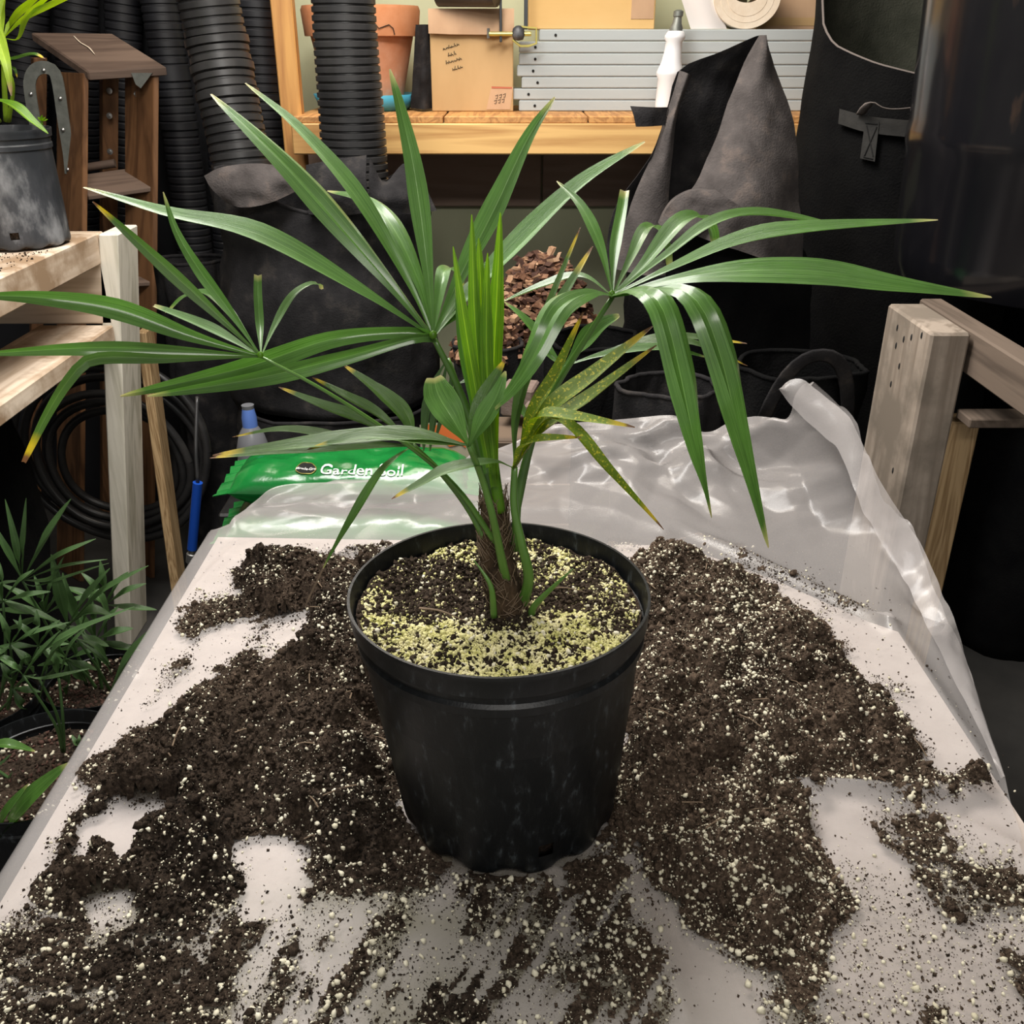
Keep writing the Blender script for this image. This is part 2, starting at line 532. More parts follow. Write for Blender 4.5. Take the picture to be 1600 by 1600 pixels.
flat('bag_yellow', (0.70, 0.45, 0.03), 0.4)
flat('bag_cream', (0.33, 0.30, 0.22), 0.4)
flat('print_white', (0.78, 0.80, 0.78), 0.4)
flat('print_black', (0.010, 0.011, 0.010), 0.8, 0, 0.2)
flat('blue_tube', (0.008, 0.06, 0.36), 0.35)
flat('blue_cap', (0.10, 0.19, 0.52), 0.4)
flat('bottle_grey', (0.16, 0.165, 0.18), 0.25)
# soil
m, nt, b = nodes_of('soil')
v = coords(nt)
f = noise(nt, v, 200, 6, 0.75)
c1 = ramp(nt, f, [(0.30, (0.013, 0.009, 0.006)), (0.48, (0.046, 0.031, 0.021)), (0.62, (0.105, 0.074, 0.052)), (0.78, (0.22, 0.165, 0.12))])
f2 = noise(nt, v, 5, 3)
hs = N(nt, 'ShaderNodeHueSaturation', Saturation=0.95); nt.links.new(c1, hs.inputs['Color'])
mr = N(nt, 'ShaderNodeMapRange'); nt.links.new(f2, mr.inputs[0]); mr.inputs[1].default_value = 0.35; mr.inputs[2].default_value = 0.65; mr.inputs[3].default_value = 0.75; mr.inputs[4].default_value = 1.8
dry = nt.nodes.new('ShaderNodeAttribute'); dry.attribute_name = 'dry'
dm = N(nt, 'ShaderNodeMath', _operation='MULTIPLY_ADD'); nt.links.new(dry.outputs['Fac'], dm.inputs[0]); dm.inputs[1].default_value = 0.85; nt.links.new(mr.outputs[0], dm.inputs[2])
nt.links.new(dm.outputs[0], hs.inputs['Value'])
nt.links.new(hs.outputs[0], b.inputs['Base Color'])
b.inputs['Roughness'].default_value = 0.95
b.inputs['Specular IOR Level'].default_value = 0.15
bump(nt, b, noise(nt, v, 420, 5, 0.75), 1.0, 0.006)
plain('perlite', [(0.3, (0.50, 0.46, 0.33)), (0.6, (0.68, 0.64, 0.50)), (0.8, (0.76, 0.73, 0.64))], 0.9, 60, (1, 1, 1), 0)
plain('perlite_mossy', [(0.3, (0.44, 0.43, 0.13)), (0.5, (0.62, 0.58, 0.28)), (0.68, (0.74, 0.68, 0.44)), (0.85, (0.66, 0.45, 0.16))], 0.9, 50, (1, 1, 1), 0)
plain('root_fibre', [(0.3, (0.10, 0.07, 0.045)), (0.7, (0.20, 0.14, 0.09))], 0.9, 50)
plain('trunk_fibre', [(0.35, (0.022, 0.014, 0.009)), (0.55, (0.065, 0.042, 0.024)), (0.75, (0.15, 0.10, 0.06))], 0.95, 60, (1, 1, 0.3), 0.9, 0.2, 240, 0, 0.004, 8)
# leaves
YT = (0.55, 0.42, 0.03); BT = (0.16, 0.075, 0.03)
leafmat('leaf', (0.038, 0.105, 0.014), (0.076, 0.185, 0.030), (0.150, 0.300, 0.070), (0.40, 0.42, 0.14), (0.50, 0.45, 0.22), 0.975, 0, 0.40, 0.17, 0.32)
MATS['leaf'].node_tree.nodes['Principled BSDF'].inputs['Coat Weight'].default_value = 0.55
MATS['leaf'].node_tree.nodes['Principled BSDF'].inputs['Coat Roughness'].default_value = 0.17
leafmat('leaf_tip', (0.030, 0.085, 0.012), (0.060, 0.135, 0.022), (0.105, 0.195, 0.040), YT, BT, 0.93, 0, 0.30, 0.2, 0.7)
leafmat('leaf_speck', (0.070, 0.14, 0.008), (0.13, 0.21, 0.012), (0.20, 0.28, 0.02), YT, BT, 0.90, 0.75, 0.42, 0.25)
leafmat('leaf_spear', (0.030, 0.10, 0.006), (0.10, 0.235, 0.012), (0.34, 0.52, 0.04), None, None, 0.95, 0, 0.38, 0.3)
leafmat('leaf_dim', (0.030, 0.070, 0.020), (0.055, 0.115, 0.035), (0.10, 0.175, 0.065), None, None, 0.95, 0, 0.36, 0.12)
leafmat('leaf_lime', (0.16, 0.28, 0.012), (0.28, 0.42, 0.03), (0.42, 0.52, 0.06), (0.35, 0.25, 0.12), (0.22, 0.15, 0.09), 0.94, 0, 0.42, 0.3)
leafmat('petiole', (0.045, 0.115, 0.018), (0.075, 0.17, 0.028), (0.12, 0.23, 0.045), None, None, 0.95, 0, 0.33, 0.0)

# plastic sheeting
m, nt, b = nodes_of('sheet')
v = coords(nt)
f = noise(nt, v, 6, 3)
b.inputs['Roughness'].default_value = 0.22
b.inputs['Specular IOR Level'].default_value = 0.6
at = nt.nodes.new('ShaderNodeAttribute'); at.attribute_name = 'dirt'
sp = noise(nt, v, 620, 4, 0.85)
ad = N(nt, 'ShaderNodeMath', _operation='MULTIPLY_ADD'); nt.links.new(sp, ad.inputs[0]); ad.inputs[1].default_value = 0.9
nt.links.new(at.outputs['Fac'], ad.inputs[2])
dr = ramp(nt, ad.outputs[0], [(0.66, (0, 0, 0)), (0.94, (1, 1, 1))])
cl = N(nt, 'ShaderNodeMix', _data_type='RGBA'); nt.links.new(dr, cl.inputs[0]); cl.inputs[6].default_value = (0.64, 0.605, 0.595, 1); cl.inputs[7].default_value = (0.07, 0.052, 0.036, 1)
af = nt.nodes.new('ShaderNodeAttribute'); af.attribute_name = 'film_shade'
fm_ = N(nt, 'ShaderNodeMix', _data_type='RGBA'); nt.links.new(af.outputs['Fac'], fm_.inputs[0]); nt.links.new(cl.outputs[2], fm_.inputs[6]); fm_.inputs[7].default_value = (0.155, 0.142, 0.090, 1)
nt.links.new(fm_.outputs[2], b.inputs['Base Color'])
bump(nt, b, noise(nt, v, 26, 3, 0.5, 1.5), 0.06, 0.006)
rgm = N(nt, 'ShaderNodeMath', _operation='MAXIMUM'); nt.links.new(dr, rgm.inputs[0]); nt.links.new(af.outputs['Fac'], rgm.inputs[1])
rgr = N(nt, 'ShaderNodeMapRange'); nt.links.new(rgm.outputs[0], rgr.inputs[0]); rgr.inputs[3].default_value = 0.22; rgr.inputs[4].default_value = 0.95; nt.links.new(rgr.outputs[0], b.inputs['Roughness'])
tp = nt.nodes.new('ShaderNodeBsdfTransparent'); tp.inputs[0].default_value = (0.93, 0.93, 0.94, 1)
cr = ramp(nt, f, [(0.2, (0.29, 0.29, 0.29)), (0.8, (0.35, 0.35, 0.35))])
mxm = N(nt, 'ShaderNodeMath', _operation='MAXIMUM'); nt.links.new(cr, mxm.inputs[0]); nt.links.new(dr, mxm.inputs[1])
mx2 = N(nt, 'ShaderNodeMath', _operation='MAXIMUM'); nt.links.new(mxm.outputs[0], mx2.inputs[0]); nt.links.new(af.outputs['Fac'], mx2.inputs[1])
ms = nt.nodes.new('ShaderNodeMixShader'); nt.links.new(mx2.outputs[0], ms.inputs[0])
nt.links.new(tp.outputs[0], ms.inputs[1]); nt.links.new(b.outputs[0], ms.inputs[2])
nt.links.new(ms.outputs[0], nt.nodes['Material Output'].inputs[0])
M = MATS

# ------------------------------------------------------------------ the room
FLOOR = -0.75
CEIL = 1.78


def struct(name, mb, mat, parent=None):
    o = mb.build(name, mat, parent)
    if parent is None: o['kind'] = 'structure'
    return o


struct('floor', MB().box(-2.0, 1.9, -1.6, 2.42, FLOOR - 0.1, FLOOR), M['concrete'])
wb_ = struct('wall_back', MB().box(-2.0, 1.9, 2.32, 2.42, FLOOR, CEIL), M['wall_green'])
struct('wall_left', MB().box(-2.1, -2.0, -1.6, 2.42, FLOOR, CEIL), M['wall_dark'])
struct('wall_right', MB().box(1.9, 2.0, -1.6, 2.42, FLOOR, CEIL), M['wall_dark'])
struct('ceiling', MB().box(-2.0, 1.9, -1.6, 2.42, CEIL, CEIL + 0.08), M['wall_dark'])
tr = MB().box(-0.70, 0.10, 2.285, 2.32, 0.255, 0.48, 0, 0.003)
o = struct('shade_panel', MB().box(-1.95, -0.74, 2.30, 2.32, FLOOR, CEIL - .01, 0, 0.003), M['pipe_far'])  # added panel, the darkness behind the pipes put into its colour
o = struct('trim_1', tr, M['ledger_board'])
o = struct('trim_2', MB().box(0.105, 1.30, 2.285, 2.32, 0.255, 0.48, 0, 0.003), M['ledger_board'])


def crom(pts, n):
    """Catmull-Rom through pts (k,d) -> n samples, even in arc length"""
    p = np.asarray(pts, float)
    if len(p) == 2:
        t = np.linspace(0, 1, n)[:, None]
        return p[0] * (1 - t) + p[1] * t
    q = np.vstack([2 * p[0] - p[1], p, 2 * p[-1] - p[-2]])
    out = []
    for i in range(1, len(q) - 2):
        t = np.linspace(0, 1, 24, endpoint=False)[:, None]
        a, b_, c, d = q[i - 1], q[i], q[i + 1], q[i + 2]
        out.append(0.5 * ((2 * b_) + (-a + c) * t + (2 * a - 5 * b_ + 4 * c - d) * t ** 2 + (-a + 3 * b_ - 3 * c + d) * t ** 3))
    out.append(p[-1:])
    o_ = np.vstack(out)
    L = np.concatenate([[0], np.cumsum(np.linalg.norm(np.diff(o_[:, :3], axis=0), axis=1))])
    s = np.linspace(0, L[-1], n)
    return np.stack([np.interp(s, L, o_[:, k]) for k in range(o_.shape[1])], 1)


# ------------------------------------------------------------------ shelf at the back
SHZ = 0.527
sh = thing('wall_shelf', 'pine shelf with thick front rail carrying boxes and metal slats', 'shelf', (0.0, 2.05, 0.45))
xl = P(456, 215, 1.80)[0]
MB().box(xl, 1.05, 1.80, 1.838, 0.452, SHZ - 0.002, 0, 0.003).build('front_rail', M['pine_x'], sh)
bx0 = xl + 0.002
for k, wd in enumerate((0.38, 0.36, 0.42, 0.44)):
    MB().box(bx0, bx0 + wd - 0.004, 1.805, 2.28, SHZ - 0.002, SHZ + 0.014, 0, 0.002).build('shelf_board', M['pine_end'], sh)
    bx0 += wd
a = P(437, 100, 1.90); c = P(470, 100, 1.90)
MB().box(a[0] - 0.005, c[0] - 0.005, 1.88, 1.92, FLOOR, CEIL - 0.01, 0, 0.003).build('upright', M['pine_z'], sh)
for xx in (0.1, 0.7):
    MB().box(xx, xx + 0.038, 1.842, 2.28, 0.455, SHZ - 0.004, 0, 0.003).build('bearer', M['pine_end'], sh)
SH = SHZ + 0.0145

# terracotta pot with saucer
cx = P(570, 100, 2.10)[0]
sc_ = MB().lathe([(0.0, 0), (0.115, 0), (0.128, 0.012), (0.140, 0.040), (0.136, 0.040), (0.122, 0.014), (0.0, 0.010)], (cx, 2.08, SH), 40)
tag(sc_.build('plant_saucer', M['blue_plastic'], None, True), 'blue plastic saucer under the terracotta pot', 'saucer')
tp_ = thing('terracotta_pot', 'large orange terracotta pot with chipped thick rim on the shelf', 'pot', (cx, 2.08, SH + 0.0105))
zt = 0.240
MB().lathe([(0.0, 0.0), (0.098, 0.0), (0.136, zt - 0.068), (0.128, zt - 0.068), (0.0, 0.03)], (cx, 2.08, SH + 0.0105), 48).build('body', M['terracotta'], tp_, 'auto')
MB().lathe([(0.134, zt - 0.071), (0.150, zt - 0.071), (0.156, zt - 0.010), (0.152, zt), (0.142, zt), (0.136, zt - 0.05), (0.134, zt - 0.071)], (cx, 2.08, SH + 0.0105), 48).build('rim', M['terracotta_rim'], tp_, 'auto')
cr_ = [P(585, 20, 1.9), P(592, 22, 1.9), P(594, 32, 1.9), P(602, 44, 1.9), P(616, 38, 1.9), P(622, 44, 1.9), P(624, 54, 1.9)]
pts = []
for q in cr_:
    ang = math.asin(max(-0.98, min(0.98, (q[0] * 1.07 - cx) / 0.154)))
    pts.append((cx + 0.1545 * sin(ang), 2.08 - 0.1545 * cos(ang), q[2]))
MB().tube(pts, 0.0012, 5).build('rim_crack', M['hole'], tp_)
# crumpled dark cloth between pot and carton
cl_ = MB()
g = []
for i in range(14):
    row = []
    z = SH + 0.006 + i / 13 * 0.20
    wdt = 0.045 * (1 - 0.35 * i / 13)
    for j in range(9):
        u = j / 8 - 0.5
        n_ = float(vnoise(j * 0.9, i * 0.6, 0, 3))
        row.append((P(655, 130, 1.98)[0] + 0.007 + u * wdt * 1.6 + 0.01 * i / 13, 2.0 - 0.02 * cos(u * 6) - 0.012 * n_, z))
    g.append(row)
g = np.array(g)
back = g.copy(); back[:, :, 1] += 0.012
cl_.grid(g).grid(back, flip=True)
tag(cl_.build('black_cloth', M['fabric'], None, True), 'crumpled black cloth wedged between terracotta pot and carton', 'cloth')

# carton with handwriting
YB = 1.99
x0, x1 = P(673, 100, YB)[0], P(802, 100, YB)[0]
zc0, zc1 = SH, P(740, 14, YB)[2]
cb = thing('cardboard_carton', 'worn brown carton with folded flap and handwriting on the shelf', 'box', ((x0 + x1) / 2, YB + 0.1, SH))
MB().box(x0, x1, YB, YB + 0.22, zc0, zc1, 0, 0.002).build('body', M['carton'], cb)
zf = P(740, 57, YB)[2]
g = []
for i in range(8):
    s = i / 7
    row = []
    for j in range(13):
        u = j / 12
        row.append((x0 - 0.002 + (x1 - x0 + 0.004) * u, YB - 0.003 - 0.012 * sin(s * pi * 0.5) - 0.004 * float(vnoise(u * 4, s * 2, 0, 9)) * s, zc1 + 0.001 - (zc1 - zf) * s - 0.006 * s * float(vnoise(u * 3, 0, 0, 5)) + 0.008 * s * (u > 0.92)))
    g.append(row)
g = np.array(g); bk = g.copy(); bk[:, :, 1] += 0.003
MB().grid(g, flip=True).grid(bk).build('flap', M['carton_flap'], cb, True)
ink = MB()
lines = [((712, 76), 22), ((716, 88), 9), ((722, 100), 22), ((722, 110), 0)]
rr = random.Random(4)
for (bx_, by_, n_) in [(693, 78, 6), (701, 88, 3), (697, 100, 6), (707, 110, 4)]:
    for k in range(n_):
        sx = bx_ + k * 4.2; sy = by_ - k * 1.3
        st = [(sx, sy - rr.uniform(2, 6)), (sx + rr.uniform(-1, 1), sy), (sx + 2.0, sy - rr.uniform(1, 3)), (sx + 3.4, sy - rr.uniform(0, 1.5))]
        ink.tube([P(a_, b_, YB - 0.0012) for a_, b_ in st], 0.0009, 4)
ink.build('handwriting', M['ink'], cb)
st = MB().hexa([P(768, 135, YB - .0006), P(802, 136, YB - .0006), P(797, 171, YB - .0006), P(760, 171, YB - .0006)], (0, -0.0008, 0))
so = st.build('sticker', M['carton_flap'], cb)
MB().hexa([P(768, 135, YB - .0016), P(800, 136, YB - .0016), P(800, 138.5, YB - .0016), P(768, 138, YB - .0016)], (0, -0.0006, 0)).build('sticker_border', M['red_print'], so)
pr = MB()
for k in range(3):
    for l in range(2):
        ax = 774 + k * 6 - l * 2; ay = 150 + l * 8 - k
        pr.tube([P(ax, ay, YB - .002), P(ax + 4, ay - 2, YB - .002), P(ax + 3, ay + 4, YB - .002), P(ax + 0.5, ay + 3.5, YB - .002)], 0.0008, 4)
pr.build('sticker_print', M['ink'], so)

# short black pipe lying on the carton
pa, pb = P(686, -4, 1.99), P(776, 12, 1.93)
ax = Vector(pb - pa).normalized()
pz = zc1 + 0.0325
pa[2] = pz + 0.004; pb[2] = pz + 0.001
pts = [Vector(pa).lerp(Vector(pb), t) for t in (0, 0.5, 0.98, 1, 1, 0.7)]
tag(MB().tube(pts, [0.032, 0.032, 0.032, 0.0315, 0.028, 0.028], 28, False).build('pipe_offcut', M['hose_black'], None, 'auto'), 'short black plastic pipe lying on the handwritten carton', 'pipe')

# stacked metal slats
YS = 2.00
rows = [(842, 45, 65), (811, 66, 84), (811, 86, 103), (808, 105, 122), (815, 124, 141), (801, 143, 160), (811, 162, 178)]
zz = SH
hs_ = (P(900, 45, YS)[2] - SH) / 7.0
names = ['bottom metal slat of the grey stack, lying on the shelf boards', 'grey metal slat second from the bottom, sticking out furthest left', 'grey metal slat third from the bottom of the stack', 'grey metal slat in the middle of the stack of seven', 'grey metal slat third from the top of the stack', 'grey metal slat second from the top, beside the clamp screw', 'topmost grey metal slat, under the yellow carton and paper roll']
SLATTOP = 0
for k, (xl_, ya, yb) in enumerate(reversed(rows)):
    z0_ = SH + k * hs_
    xs = P(xl_, 120, YS)[0]
    sl = thing('metal_slat', names[k], 'slat', (0.5, YS + 0.04, z0_), 'grey metal slats stacked on the shelf')
    h = hs_ - 0.0012
    MB().hexa([(xs, YS, z0_), (xs, YS + 0.09, z0_), (xs, YS + 0.09, z0_ + h), (xs, YS, z0_ + h)], (1.02 - xs, 0, 0), 0, 0.0025).build('channel', M['slat_metal'], sl)
    hx = xs + 0.042
    MB().lathe([(0.0, 0), (0.0036, 0), (0.0036, 0.001), (0, 0.001)], (0, 0, 0), 10, fn=lambda p, a_, j, hx=hx, zc=z0_ + h / 2: (hx + p.x, YS - 0.0006 - p.z, zc + p.y)).build('screw_hole', M['hole'], sl)
    SLATTOP = z0_ + h

# yellow carton on the slats
x0, x1 = P(826, 20, YS + .01)[0], P(1024, 20, YS + .01)[0]
yc = thing('yellow_carton', 'clean yellowish carton lying on the metal slats', 'box', ((x0 + x1) / 2, YS + .05, SLATTOP))
MB().box(x0, x1, YS + .012, YS + .14, SLATTOP, SLATTOP + 0.19, 0, 0.002).build('body', M['carton_yellow'], yc)
MB().box(x1 - 0.062, x1 - 0.004, YS + .0105, YS + .012, SLATTOP + 0.024, SLATTOP + 0.19).build('tape', M['carton_flap'], yc)
# brown carton behind the roll
x0, x1 = P(1190, 20, YS + .09)[0], P(1300, 20, YS + .09)[0]
bc = thing('small_carton', 'brown carton corner behind the paper roll', 'box', ((x0 + x1) / 2, YS + .2, SLATTOP))
MB().box(x0, x1, YS + .135, YS + .25, SH, SLATTOP + 0.12, 0, 0.002).build('body', M['carton_flap'], bc)
MB().box(x0, x1, YS + .134, YS + .135, SLATTOP + 0.01, SLATTOP + 0.03).build('tape', M['carton'], bc)
# paper roll (axis towards the viewer)
rc = P(1163, 0, YS + .05)
rx_ = 52 * mpp(rc)
pr_ = thing('paper_roll', 'cream paper roll with squashed core on the metal slats', 'paper roll', (rc[0], YS + .05, SLATTOP))
zc = SLATTOP + rx_ * 0.86
prof = [(1.0, 0.10), (1.0, 0.004), (0.985, 0.0), (0.80, 0.001), (0.79, 0.0), (0.60, 0.0012), (0.59, 0.0), (0.36, 0.001), (0.345, 0.006), (0.34, 0.10)]


def rollfn(p, a_, j):
    r = prof[j][0]
    x = cos(a_) * r * rx_
    z = sin(a_) * r * rx_ * 0.86
    if r < 0.5: z *= 0.42; z -= 0.012 * (0.5 - r)
    return (rc[0] + x, YS + 0.012 + prof[j][1], zc + z)


MB().lathe([(1, 0)] * len(prof), (0, 0, 0), 48, fn=rollfn).build('roll', M['paper'], pr_, 'auto')
MB().box(rc[0] - 0.02, rc[0] + 0.02, YS + .108, YS + .111, zc - .02, zc + .02).build('core_backing', M['wall_green'], pr_)
# loose white paper sheet beside the roll
g = []
for i in range(12):
    s = i / 11
    row = []
    for j in range(9):
        u = j / 8
        q = P(1062 + 55 * u + 18 * (1 - s), 46 - 58 * s, YS + .03)
        row.append((q[0], YS + .035 - 0.022 * sin(u * pi) * (1 - s * .4) - .01 * u, max(q[2], SLATTOP + .001)))
    g.append(row)
g = np.array(g); bk = g.copy(); bk[:, :, 1] += 0.0015
tag(MB().grid(g).grid(bk, flip=True).build('paper_sheet', M['white_paper'], None, True), 'curled white paper sheet left of the paper roll', 'paper')

# white spindle bottle in front of the slats
sp0 = P(1044, 178, 1.93)
sx = P(1050, 110, 1.93)[0]
zt_ = P(1058, 15, 1.93)[2]
hgt = zt_ - SH
sp_ = thing('plastic_spindle', 'white turned plastic spindle with grey tip leaning on the slats', 'spindle', (sx, 1.93, SH))
lean = lambda p, a_, j: (p.x + (p.z - SH) * 0.10, p.y + (p.z - SH) * 0.08, p.z)
pf = [(0.0, 0), (0.022, 0), (0.024, .02), (0.026, .10), (0.028, .34), (0.034, .38), (0.034, .41), (0.030, .45), (0.026, .50), (0.022, .60), (0.021, .70), (0.026, .73), (0.026, .755), (0.020, .80), (0.0, .81)]
MB().lathe([(r * 1.0, z * hgt) for r, z in pf], (sx - .016, 1.915, SH), 24, fn=lean).build('body', M['white_plastic'], sp_, True)
pf = [(0.0165, .79), (0.0165, .83), (0.012, .87), (0.010, .93), (0.0125, .94), (0.0125, .985), (0.006, 1.0), (0, 1.0)]
MB().lathe([(r, z * hgt) for r, z in pf], (sx - .016, 1.915, SH), 18, fn=lean).build('tip', M['galvanised'], sp_, 'auto')

# bar clamp hanging over the carton
Yc = 1.955
ck = thing('bar_clamp', 'bar clamp with brass screw hanging beside the cartons', 'clamp', tuple(P(800, 60, Yc)))
for bxp, ytop, ybot in ((782, -120, 66), (822, -120, 46)):
    a_, c_ = P(bxp - 2.5, ytop, Yc), P(bxp + 2.5, ybot, Yc)
    MB().box(a_[0], c_[0], Yc, Yc + .012, c_[2], a_[2], 0, .001).build('bar', M['blued_bar'], ck)
a_, c_ = P(764, 53, Yc), P(830, 53, Yc)
thr = [Vector(a_).lerp(Vector(c_), t) for t in np.linspace(0, 1, 60)]
MB().tube(thr, [0.0048 + 0.0008 * (i % 2) for i in range(60)], 10).build('screw', M['brass'], ck, True)
MB().tube([P(763, 44, Yc), P(763, 60, Yc)], 0.004, 8).build('tommy_bar', M['steel'], ck)
MB().lathe([(0, -.014), (.012, -.012), (.017, 0), (.014, .014), (0.006, .02), (0, .021)], tuple(P(810, 54, Yc)), 16).build('clutch', M['pot_worn'], ck, True)
loop = [P(801, 62, Yc), P(813, 72, Yc), P(826, 72, Yc), P(838, 68, Yc), P(838, 44, Yc), P(814, 42, Yc)]
MB().tube(loop, 0.0028, 6).build('wire_loop', M['brass'], ck)

# ------------------------------------------------------------------ fabric bags


def fabric_bag(name, label, c, rx, ry, z0, z1, mat, seed=1, amp=0.02, bulge=0.06, top=None, depth_=0.10, seg=56, rings=26, handles=(), lining=None, flare=0.0, rim_r=0.003, cat='grow bag', group='black fabric grow bags', lean=(0, 0)):
    root = thing(name, label, cat, (c[0], c[1], z0), group)
    th = np.linspace(0, 2 * pi, seg, endpoint=False)
    ct, st_ = np.cos(th), np.sin(th)
    dz = np.zeros(seg) if top is None else np.array([top(t) for t in th])

    def ring(s, off=0.0):
        zz_ = z0 + (z1 + dz - z0) * s
        r_ = 1 + bulge * sin(pi * min(max(s, 0), 1)) + flare * (s - 0.5)
        nx = fbm(ct * 2.2, st_ * 2.2, zz_ * 7, seed, 3) * amp
        crease = -np.abs(vnoise(ct * 3, st_ * 3, zz_ * 4 + 9, seed + 3)) * amp * 0.8
        return np.stack([c[0] + lean[0] * s + ct * ((rx - off) * r_ + nx + crease), c[1] + lean[1] * s + st_ * ((ry - off) * r_ + nx + crease), zz_], 1)

    g = np.array([ring(i / rings) for i in range(rings + 1)])
    mb = MB()
    vs = g.reshape(-1, 3)
    fs = [(j * seg + k, j * seg + (k + 1) % seg, (j + 1) * seg + (k + 1) % seg, (j + 1) * seg + k) for j in range(rings) for k in range(seg)]
    fs.append(tuple(reversed(range(seg))))
    mb.add(vs, fs)
    mb.build('bag_body', mat, root, True)
    sd = max(0.0, 1 - depth_ / (z1 - z0))
    gi = np.array([ring(1 - (1 - sd) * i / 6, 0.006) for i in range(7)])
    vs = gi.reshape(-1, 3)
    fs = [(j * seg + k, j * seg + (k + 1) % seg, (j + 1) * seg + (k + 1) % seg, (j + 1) * seg + k) for j in range(6) for k in range(seg)]
    fs.append(tuple(range(6 * seg, 7 * seg)))
    MB().add(vs, fs).build('lining', lining or mat, root, True)
    rimp = [tuple((a_ + b__) / 2) for a_, b__ in zip(ring(1.0), ring(1.0, 0.006))]
    rimp.append(rimp[0])
    MB().tube(rimp, rim_r + (0.0 if lining else 0.002), 6, False).build('rim', M['rim_edge'] if lining else mat, root, True)
    for (ang, span, zs, drop) in handles:
        outer = []
        for i in range(15):
            t = i / 14
            a_ = ang + (t - 0.5) * span
            s_ = zs - drop * abs(2 * t - 1) ** 2.2
            k = 1 + 0.0
            zz_ = z0 + (z1 - z0) * s_
            out_ = 0.014 + 0.02 * sin(pi * t)
            outer.append((c[0] + lean[0] * s_ + cos(a_) * (rx * (1 + bulge) + out_), c[1] + lean[1] * s_ + sin(a_) * (ry * (1 + bulge) + out_), zz_))
        MB().tube(outer, 0.013, 8, True, 0, 0.22).build('handle', M['fabric'], root, True)
    return root


# big bag in the middle with a hose standing in it
c_ = P(515, 500, 1.50)
fabric_bag('grow_bag', 'big black fabric bag behind the palm with a ribbed pipe in it', (c_[0], 1.52), 0.245, 0.20, -0.08, 0.42, M['fabric'], 11, 0.022, 0.05, lambda t: 0.025 * sin(2 * t + 1.0) + 0.018 * sin(5 * t), 0.12, flare=-0.06)
fabric_bag('grow_bag', 'lower dusty black fabric bag carrying the bag with the ribbed pipe', (c_[0] + 0.0, 1.50), 0.25, 0.20, FLOOR, -0.085, M['fabric'], 5, 0.018, 0.05)
# bag of bark chips
c_ = P(845, 480, 1.75)
fabric_bag('grow_bag', 'black fabric bag heaped with brown bark chips below the shelf', (c_[0], 1.66), 0.16, 0.17, FLOOR, P(850, 545, 1.55)[2], M['fabric'], 21, 0.012, 0.03)
ch = MB()
rr = random.Random(12)
bc_ = (c_[0], 1.66, P(850, 545, 1.55)[2])
bh_ = P(840, 398, 1.66)[2] - bc_[2]


def chip(mb, p, s, r):
    ax_ = Vector((r.uniform(-1, 1), r.uniform(-1, 1), r.uniform(-.5, .7))).normalized()
    q = ax_.to_track_quat('X', 'Z')
    l, w_, h_ = s * r.uniform(1.0, 2.4), s * r.uniform(.5, .9), s * r.uniform(.25, .5)
    vs = [Vector(p) + q @ Vector((sx_ * l * (1 if sz_ < 0 else .8), sy_ * w_ * (1 if sx_ < 0 else r.uniform(.4, 1)), sz_ * h_)) for sx_ in (-1, 1) for sy_ in (-1, 1) for sz_ in (-1, 1)]
    mb.add(vs, [(0, 1, 3, 2), (4, 6, 7, 5), (0, 4, 5, 1), (2, 3, 7, 6), (0, 2, 6, 4), (1, 5, 7, 3)], None, r.choice((0, 0, 0, 1, 2, 2)))


for k in range(1100):
    a_ = rr.uniform(0, 2 * pi); q_ = sqrt(rr.random())
    r_ = 0.15 * q_
    z_ = bc_[2] - 0.03 + (bh_ + .02) * (1 - q_ ** 2.2) + rr.uniform(-.01, .012)
    chip(ch, (bc_[0] + r_ * cos(a_), bc_[1] + r_ * sin(a_), z_), rr.uniform(.006, .014), rr)
tag(ch.build('bark_chips', [M['bark'], M['bark_light'], M['bark_dark']], None, False, None, 'stuff'), 'heap of brown bark chips filling the bag under the shelf', 'bark chips', None, 'stuff')
# second, lower spill of chips beside the spear
c2 = P(760, 540, 1.30)
fabric_bag('grow_bag', 'narrow dark fabric bag of bark chips right behind the palm stem', (c2[0], 1.40), 0.085, 0.075, FLOOR, P(760, 560, 1.28)[2], M['fabric'], 23, 0.008, 0.03)
ch = MB()
for k in range(420):
    a_ = rr.uniform(0, 2 * pi); q_ = sqrt(rr.random())
    r_ = 0.078 * q_
    z_ = P(760, 560, 1.28)[2] - 0.03 + 0.12 * (1 - q_ ** 1.5) + rr.uniform(-.01, .012)
    chip(ch, (c2[0] + r_ * cos(a_), 1.40 + r_ * 0.85 * sin(a_), z_), rr.uniform(.006, .013), rr)
tag(ch.build('bark_chips', [M['bark'], M['bark_light'], M['bark_dark']], None, False, None, 'stuff'), 'small heap of brown bark chips behind the palm stem', 'bark chips', None, 'stuff')

# right: dark bags behind the table
c_ = P(1090, 480, 1.45)
fabric_bag('grow_bag', 'black fabric bag standing under the folded dusty one', (c_[0], 1.50), 0.165, 0.13, FLOOR, P(1090, 400, 1.3)[2], M['fabric_dark'], 31, 0.018, 0.05)
c_ = P(1235, 600, 1.20)
fabric_bag('grow_bag', 'low black fabric bag with a raised strap loop behind the plastic', (P(1235, 600, 1.0)[0], 0.975), 0.125, 0.095, FLOOR, P(1235, 590, .9)[2], M['fabric_dark'], 33, 0.010, 0.03, handles=((-pi / 2, 1.15, 1.065, 0.15),))
c_ = P(1045, 640, 1.15)
fabric_bag('grow_bag', 'low dusty fabric bag behind the drooping palm leaflets', (P(1045, 640, 1.0)[0] - .01, 0.97), 0.095, 0.085, FLOOR, P(1045, 615, .92)[2], M['fabric'], 35, 0.012, 0.05)
